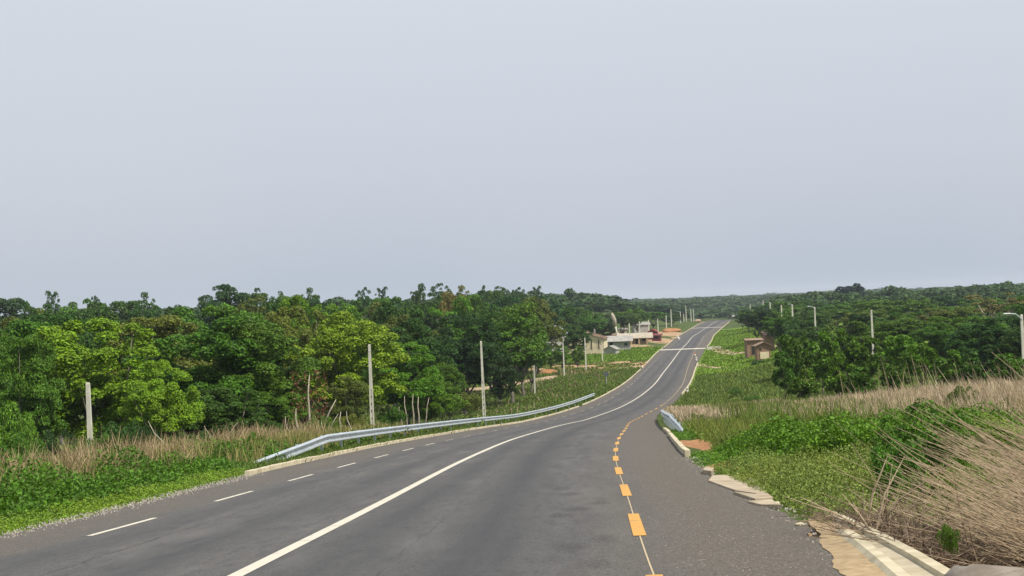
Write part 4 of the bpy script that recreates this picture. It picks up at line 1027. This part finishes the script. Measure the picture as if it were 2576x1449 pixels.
# ------------------------------------------------------------------ grasses and weeds
def blades(P, h, wd, lean, dirn=None, r=rng, bend=.35):
    n = len(P); az = r.uniform(0, 2 * np.pi, n)
    L = np.column_stack([np.cos(az), np.sin(az), np.zeros(n)]) * (lean * r.uniform(.2, 1.2, n))[:, None]
    if dirn is not None: L = L + np.asarray(dirn)[None, :] * r.uniform(.6, 1.15, n)[:, None]
    Dv = L + np.array([0, 0, 1.0]); Dv /= np.linalg.norm(Dv, axis=1, keepdims=True)
    fa = r.uniform(0, np.pi, n); S = np.column_stack([np.cos(fa), np.sin(fa) * .5, np.zeros(n)]); S /= np.linalg.norm(S, axis=1, keepdims=True); S = S * (wd / 2)[:, None]
    mid = P + Dv * (h * .55)[:, None]; dr_ = r.uniform(0, bend, n)
    tip = P + Dv * h[:, None] + L * (h * dr_)[:, None] - np.array([0, 0, 1.0]) * (h * dr_ * .3)[:, None]
    V = np.stack([P - S, P + S, mid - S * .8, mid + S * .8, tip - S * .25, tip + S * .25], 1).reshape(-1, 3)
    b = np.arange(n)[:, None] * 6
    Q = np.concatenate([b + np.array([0, 1, 3, 2]), b + np.array([2, 3, 5, 4])]); return V, Q
def patch(n, Y0, Y1, d0, d1, side, r=rng, pw=1.0, fn=None):
    Y = Y0 + (Y1 - Y0) * r.random(n) ** pw; d = d0 + (d1 - d0) * r.random(n)
    X = (Lx(Y) - d) if side < 0 else (Rx(Y) + d)
    if fn is not None: k = fn(X, Y, d); X, Y, d = X[k], Y[k], d[k]
    return np.column_stack([X, Y, ground(X, Y) - .03]), d
TRK = [gp(1180, 968, 196), gp(1290, 957, 208), gp(1380, 948, 219), gp(1473, 938, 229), gp(1540, 930, 236), gp(1615, 921, 241)]
TRK2 = [gp(1792, 872, 318), gp(1835, 892, 275), gp(1900, 900, 262), gp(1960, 902, 258)]
def offtrack(X, Y, d, T=None, w_=2.6):
    k = np.ones(len(X), bool)
    for TT in ([TRK, TRK2] if T is None else [T]):
        for (ax, ay), (bx, by) in zip(TT[:-1], TT[1:]):
            t_ = np.clip(((X - ax) * (bx - ax) + (Y - ay) * (by - ay)) / ((bx - ax) ** 2 + (by - ay) ** 2), 0, 1)
            k &= np.hypot(X - ax - t_ * (bx - ax), Y - ay - t_ * (by - ay)) > w_
    return k
def clump(X, Y, L, th): return wob(X, Y, L) + rng.uniform(-.25, .25, len(X)) > th
def stuff(name, VQ, mat, color, label, cat):
    Vs, Qs, o = [], [], 0
    for V, Q in VQ: Vs.append(V); Qs.append(Q + o); o += len(V)
    ob = link(name, qmesh(name, np.concatenate(Vs), np.concatenate(Qs), mat)); ob.color = (*color, 1); tag(ob, label, cat, kind='stuff'); return ob
U = lambda a, b, n: rng.uniform(a, b, n)
def wpx(P, k=.0009, lo=.012): return np.maximum(lo, P[:, 1] * k)
def herbs(n, Y0, Y1, d0, d1, side, hf, ls, pw=1.0, fn=None, up=.8, asp=.6):
    P, d = patch(n, Y0, Y1, d0, d1, side, pw=pw, fn=fn)
    hh = hf(P[:, 0], P[:, 1], d); P[:, 2] += .02 + hh * rng.random(len(P)) ** .7
    Nn = rng.normal(size=P.shape) * .7 + np.array([0, 0, up]); Nn /= np.linalg.norm(Nn, axis=1, keepdims=True)
    return leaves(P, Nn, ls, ls * asp)
# left verge
lump = lambda X, Y, a, b, L: a + (b - a) * np.clip(.5 + .9 * wob(X, Y, L), 0, 1)
stuff('ground_cover', [herbs(46000, 13, 42, -.1, 1.3, -1, lambda X, Y, d: .03 + .12 * np.maximum(d, 0), .05, 1.3, up=1.2, fn=lambda X, Y, d: d > .25 * wob(X, Y, 2.7))], M['leaf'], (.135, .225, .020), 'bright low green creeping cover along the left asphalt edge', 'ground cover')
stuff('weeds', [herbs(150000, 13, 46, .8, 7.0, -1, lambda X, Y, d: np.clip(d - .7, 0, 1.6) * lump(X, Y, .04, .62, 4.2), .085, 1.2, up=.5, fn=lambda X, Y, d: d < 3.5 + 3.2 * wob(X, Y, 9)),
                herbs(26000, 42, 70, .7, 5, -1, lambda X, Y, d: np.clip(d - .3, 0, 1) * lump(X, Y, .2, .8, 7), .14, 1, up=.6)], M['leaf'], (.068, .160, .014), 'waist high leafy green weeds on the left verge', 'weeds')
P, d = patch(36000, 20, 64, 2.8, 12, -1, fn=lambda X, Y, d: wob(X, Y, 6) + wob(X, Y, 2.1) * .6 > -.2); B1 = blades(P, U(.4, 1.25, len(P)) * (1 + .5 * wob(P[:, 0], P[:, 1], 4)), wpx(P, .0006, .012), .5)
P, d = patch(900, 24, 60, 3, 10, -1); B2 = blades(P, U(.9, 1.6, len(P)), wpx(P, .0006, .012), .4)
P_, d_ = patch(14000, 24, 66, 2.8, 12, -1, fn=lambda X, Y, d: clump(X, Y, 5, .0)); stuff('tall_grass', [blades(P_, U(.5, 1.1, len(P_)), wpx(P_, .0007), .5), herbs(16000, 26, 64, 3, 12, -1, lambda X, Y, d: lump(X, Y, .3, 1.1, 4), .10, 1, up=.4, fn=lambda X, Y, d: clump(X, Y, 6, .15))], M['grass'], (.10, .165, .03), 'green tufts mixed into the dry grass below the left forest edge', 'grass')
stuff('dry_grass', [B1, B2], M['drygrass'], (.34, .26, .16), 'tall dry brown grass below the forest edge on the left', 'dry grass')
P, d = patch(9000, 40, 75, 1.0, 9, -1); stuff('dry_grass', [blades(P, U(.4, 1.1, len(P)), wpx(P, .0007), .3)], M['drygrass'], (.25, .23, .09), 'olive tinted dry grass behind the start of the long guardrail', 'dry grass')
P, d = patch(24000, 62, 238, .1, 13, -1); B1 = blades(P, U(.15, .5, len(P)), wpx(P, .0010), .7)
P, d = patch(30000, 85, 240, 8, 62, -1, fn=offtrack); B2 = blades(P, U(.2, .6, len(P)), wpx(P, .0011), .7)
B4 = herbs(90000, 66, 240, .3, 60, -1, lambda X, Y, d: lump(X, Y, .15, .75, 9), .24, 1, up=.7, fn=offtrack)
P, d = patch(10000, 38, 90, .05, 1.6, -1); B3 = blades(P, U(.1, .4, len(P)), wpx(P, .0009), .6)
P, d = patch(6000, 240, 268, .5, 40, -1, fn=lambda X, Y, d: offtrack(X, Y, d) & (wob(X, Y, 12) > -.1)); B5 = blades(P, U(.1, .4, len(P)), wpx(P, .0012), .9)
stuff('meadow_grass', [B1, B2, B3, B4, B5], M['grass'], (.110, .165, .042), 'olive green meadow between the guardrail and the dirt track', 'grass')
P, d = patch(5000, 80, 240, 2, 50, -1, fn=lambda X, Y, d: clump(X, Y, 17, .15)); B1 = blades(P, U(.4, 1.0, len(P)), wpx(P, .0012), .4)
stuff('dry_grass', [B1], M['drygrass'], (.24, .20, .12), 'patches of brownish grass in the left meadow', 'dry grass')
P, d = patch(14000, 268, 340, .5, 45, -1); stuff('meadow_grass', [blades(P, U(.1, .4, len(P)), wpx(P, .0012), .8)], M['grass'], (.12, .20, .03), 'bright green grass in front of the cream gable building', 'grass')
# right verge
stuff('weeds', [herbs(150000, 27, 41, .95, 9.5, 1, lambda X, Y, d: np.clip(d - .7, 0, 1) * lump(X, Y, .25, 1.2, 3.6) * np.interp(Y, [34, 41], [1, .5]), .10, 1.1, up=.35, asp=.45, fn=lambda X, Y, d: (d < 5) | (Y < 35 + 6 * wob(X, Y, 5))),
                herbs(40000, 12, 45, 8, 30, 1, lambda X, Y, d: lump(X, Y, .15, .8, 5), .16, .8, up=.4, asp=.45), herbs(30000, 41, 72, .8, 9, 1, lambda X, Y, d: lump(X, Y, .02, .75, 5), .12, 1, up=.35, asp=.45, fn=lambda X, Y, d: wob(X, Y, 6.3) > -.1), herbs(26000, 26, 66, .12, 1.6, 1, lambda X, Y, d: .05 + .14 * d, .055, 1, up=1.0, fn=lambda X, Y, d: (Y > 51) | (Y < 38))], M['leaf'], (.088, .190, .014), 'lush green leafy weeds on the right verge behind the orange soil', 'weeds')
P, d = patch(34000, 38, 84, 1.0, 15, 1); B1 = blades(P, U(.3, .95, len(P)), wpx(P, .0006, .012), .6)
stuff('tall_grass', [B1], M['grass'], (.150, .190, .055), 'olive green rough grass behind the weeds on the right verge', 'grass')
P, d = patch(7000, 15.5, 29, .25, 4.5, 1, fn=lambda X, Y, d: (Y > 17.5) | (d > .9)); P2, d2 = patch(9000, 15, 27, 1.5, 6, 1)
stuff('olive_grass', [blades(P, np.clip(d, .3, 1) * U(.25, .6, len(P)), U(.008, .018, len(P)), .6), herbs(70000, 16, 28, .2, 5, 1, lambda X, Y, d: np.clip(d, .1, .8) * lump(X, Y, .1, .85, 1.7), .055, 1, up=.4, asp=.4)], M['leaf'], (.165, .225, .050), 'straggling yellow green grass beside the broken slabs', 'grass')
P, d = patch(120000, 34, 82, 4.5, 32, 1, fn=lambda X, Y, d: (Y > 64 - d * 1.7 + 5 * wob(X, Y, 8))); hh = U(.5, 1.75, len(P)) * np.interp(d, [4, 10, 20], [.55, .9, 1.3]); hh *= 1 + .25 * wob(P[:, 0], P[:, 1], 9)
B1 = blades(P, hh, wpx(P, .0006, .02), .42, dirn=(-.15, 0, 0))
P, d = patch(520, 46, 78, 10, 32, 1); B2 = blades(P, U(1.8, 3.3, len(P)), U(.02, .035, len(P)), .3, dirn=(-.3, 0, 0))
P, d = patch(16000, 64, 112, .9, 10, 1); B3 = blades(P, U(.6, 1.2, len(P)), wpx(P, .0008), .35)
P_, d_ = patch(26000, 42, 86, 3, 30, 1, fn=lambda X, Y, d: clump(X, Y, 6.5, .0)); stuff('tall_grass', [blades(P_, U(.6, 1.5, len(P_)), wpx(P_, .0007), .4), herbs(22000, 44, 84, 3, 26, 1, lambda X, Y, d: lump(X, Y, .2, 1.1, 5), .13, 1, up=.4, fn=lambda X, Y, d: clump(X, Y, 8, .12))], M['grass'], (.125, .175, .045), 'green tufts mixed into the dry grass of the right verge', 'grass')
stuff('dry_grass', [B1, B2, B3], M['drygrass'], (.43, .345, .25), 'tall pale brown dry grass across the right verge', 'dry grass')
P, d = patch(9000, 52, 90, 3, 26, 1); B0 = blades(P, U(.6, 1.5, len(P)), wpx(P, .0008), .35)
P, d = patch(90000, 84, 205, .6, 52, 1); B1 = blades(P, U(.2, .7, len(P)), wpx(P, .0011), .6)
stuff('meadow_grass', [B0, B1], M['grass'], (.125, .180, .048), 'green rough grass between the dry grass and the large leaved shrubs', 'grass')
P, d = patch(30000, 190, 470, .5, 34, 1, pw=1.3); stuff('meadow_grass', [blades(P, U(.1, .35, len(P)), wpx(P, .0012), .8)], M['grass'], (.13, .21, .028), 'bright green meadow sloping down to the road on the right', 'grass')

# green mounds, twigs and leaning dry stalks in the near right corner
def near(px, D): 
    x, _ = ray(px, 1200); x *= D; return x, D, float(ground(np.array(x), np.array(float(D))))
for px, ty, D, wp, c, lb in [(2320, 1006, 21, 260, 'mid', 'rounded deep green bush standing above the bare twigs'), (2250, 1100, 20, 170, 'mid', 'dark green bush under the rounded bush, left side'),
                             (2480, 1040, 25, 260, 'bright', 'yellow green bush at the right edge behind the leaning stalks'), (2390, 1320, 12.4, 70, 'mid', 'small dark green weed at the foot of the leaning stalks')]:
    x, y, zt = at(px, ty, D); g0 = near(px, D)[2]; tree('bush', x, y, zt - g0, wp / 2 * D / F, c, lb, name='bush', cat='bush')
def twigs(name, cx, cy, n, R, hmax, label, col, mat, dirn=(0, 0, 0), thick=.008, lean=.9, L=(.5, 1.3), cat='twigs', ry=1.0, zb=(.7, .5), bd=.2):
    r = random.Random(len(label)); b = MB(); e = empty(name, (cx, cy, float(ground(np.array(cx), np.array(cy)))), 0)
    tag(e, label, cat)
    for _ in range(n):
        a = r.uniform(0, 6.28); q = r.random() ** .6 * R; x, y = q * math.cos(a), q * math.sin(a) * ry; ln = r.uniform(*L)
        d = Vector((dirn[0] + r.gauss(0, lean), dirn[1] + r.gauss(0, lean), abs(r.gauss(*zb)) + dirn[2])).normalized()
        z0 = float(ground(np.array(cx + x), np.array(cy + y))) - e.location.z + r.uniform(-.02, hmax)
        p0 = Vector((x, y, z0)); bend = Vector((r.gauss(0, bd), r.gauss(0, bd), r.gauss(-.12, .12))) * ln
        p1 = p0 + d * ln * .5 + bend * .25; p2 = p0 + d * ln + bend; t = thick * r.uniform(.6, 1.6)
        b.tube([p0, p1, p2], [t, t * .75, t * .3], 4)
        if r.random() < .5 and lean > .2: b.tube([p1, p1 + Vector((r.gauss(0, .3), r.gauss(0, .3), r.uniform(0, .35))) * ln * .6], [t * .6, t * .2], 4)
    o = b.build('stems', mat, e); o.color = (*col, 1); return o
M['twig'] = plain('brown_twig', (.12, .085, .055), (.28, .205, .14), 6, .9, .002)
M['stalk'] = plain('pale_stalk', (.26, .19, .115), (.48, .38, .26), 6, .85, .002)
x, y, z = near(2265, 14.6); twigs('dry_brushwood', x + .15, y, 640, .72, .10, 'tangled brown brushwood lying beside the drain apron', (.2, .15, .1), M['twig'], L=(.3, .9), thick=.006, lean=1.2, cat='brushwood', ry=2.2, zb=(.35, .3))
x, y, z = near(2270, 14.6); twigs('bare_twigs', x, y, 30, .5, .0, 'bare upright pale twigs rising in front of the rounded green bush', (.4, .3, .2), M['stalk'], L=(.7, 1.25), thick=.010, lean=.35, cat='twigs')
x, y, z = near(2420, 13.6); twigs('dry_brushwood', x + .1, y, 420, .7, .15, 'dark dry brushwood under the leaning stalks', (.2, .15, .1), M['twig'], L=(.3, .9), thick=.006, lean=1.1, cat='brushwood', ry=1.6, zb=(.4, .3))
x, y, z = near(2560, 13.2); twigs('leaning_stalks', x + 1.6, y, 1050, .95, .45, 'thick sheaf of pale dry stalks all leaning left at the right edge', (.4, .3, .2), M['stalk'], dirn=(-1.9, .2, 1.2), L=(1.0, 2.9), thick=.005, lean=.13, cat='dry stalks', ry=2.3, zb=(.1, .15), bd=.07)
x, y, z = near(2560, 16.5); twigs('leaning_stalks', x + 1.9, y, 520, 1.1, .5, 'second sheaf of dry stalks behind the first, also leaning left', (.4, .3, .2), M['stalk'], dirn=(-1.8, 0, 1.2), L=(1.2, 3.0), thick=.006, lean=.14, cat='dry stalks', ry=1.6, zb=(.1, .15), bd=.07)

x, y, z = near(2160, 16.4); twigs('dry_brushwood', x + .1, y, 300, .5, .05, 'brown brushwood at the upper end of the drain apron', (.2, .15, .1), M['twig'], L=(.25, .7), thick=.006, lean=1.2, cat='brushwood', ry=1.8, zb=(.35, .3))
# ragged green clumps standing in the dry grass of the right verge
for i, (px, D, h_, wp, c, lb) in enumerate([(2080, 62, 1.2, 90, 'olive', 'olive bush in the dry grass below the pole in the shrubs'), (1830, 74, .9, 80, 'olive', 'low olive bush where the dry grass thins, right of the short guardrail'),
        (2440, 52, 1.7, 110, 'olive', 'olive bush sunk in the tall dry grass near the right edge'), (1760, 66, .9, 60, 'mid', 'small green bush just behind the short guardrail'), (1960, 56, 1.0, 90, 'fresh', 'green bush at the front of the dry grass, middle of the right verge'),
        (1900, 120, 1.2, 60, 'mid', 'small green bush in the rough grass left of the large leaved shrubs'), (1860, 150, 1.4, 50, 'mid', 'green bush in the rough grass above the dry patch')]):
    x, y, z = near(px, D); tree('bush', x, y, h_, wp / 2 * D / F, c, lb, name='bush', cat='bush')
# ------------------------------------------------------------------ the air
hz = bpy.data.materials.new('haze'); hz.use_nodes = True; t = hz.node_tree; t.nodes.clear()
pv = t.nodes.new('ShaderNodeVolumePrincipled'); pv.inputs['Color'].default_value = (.80, .88, 1.0, 1); pv.inputs['Density'].default_value = 0.00013
pv.inputs['Anisotropy'].default_value = 0.0
mo = t.nodes.new('ShaderNodeOutputMaterial'); t.links.new(pv.outputs[0], mo.inputs['Volume'])
b = MB(); b.box((0, 4350, 12), (8600, 9400, 60)); o = b.build('haze', hz); tag(o, kind='stuff', label='thin pale haze in the air', cat='haze')

# labels shared by look-alikes get their place among them
seen = {}
for o in list(scene.objects):
    if o.parent is None and 'label' in o and o.get('category') == 'tree': seen.setdefault(o['label'], []).append(o)
for lb, L in seen.items():
    if len(L) in (2, 3):
        L.sort(key=lambda o: o.location.x / o.location.y)
        for o, w_ in zip(L, ['left one', 'right one'] if len(L) == 2 else ['left one', 'middle one', 'right one']): o['label'] = lb + ', ' + w_
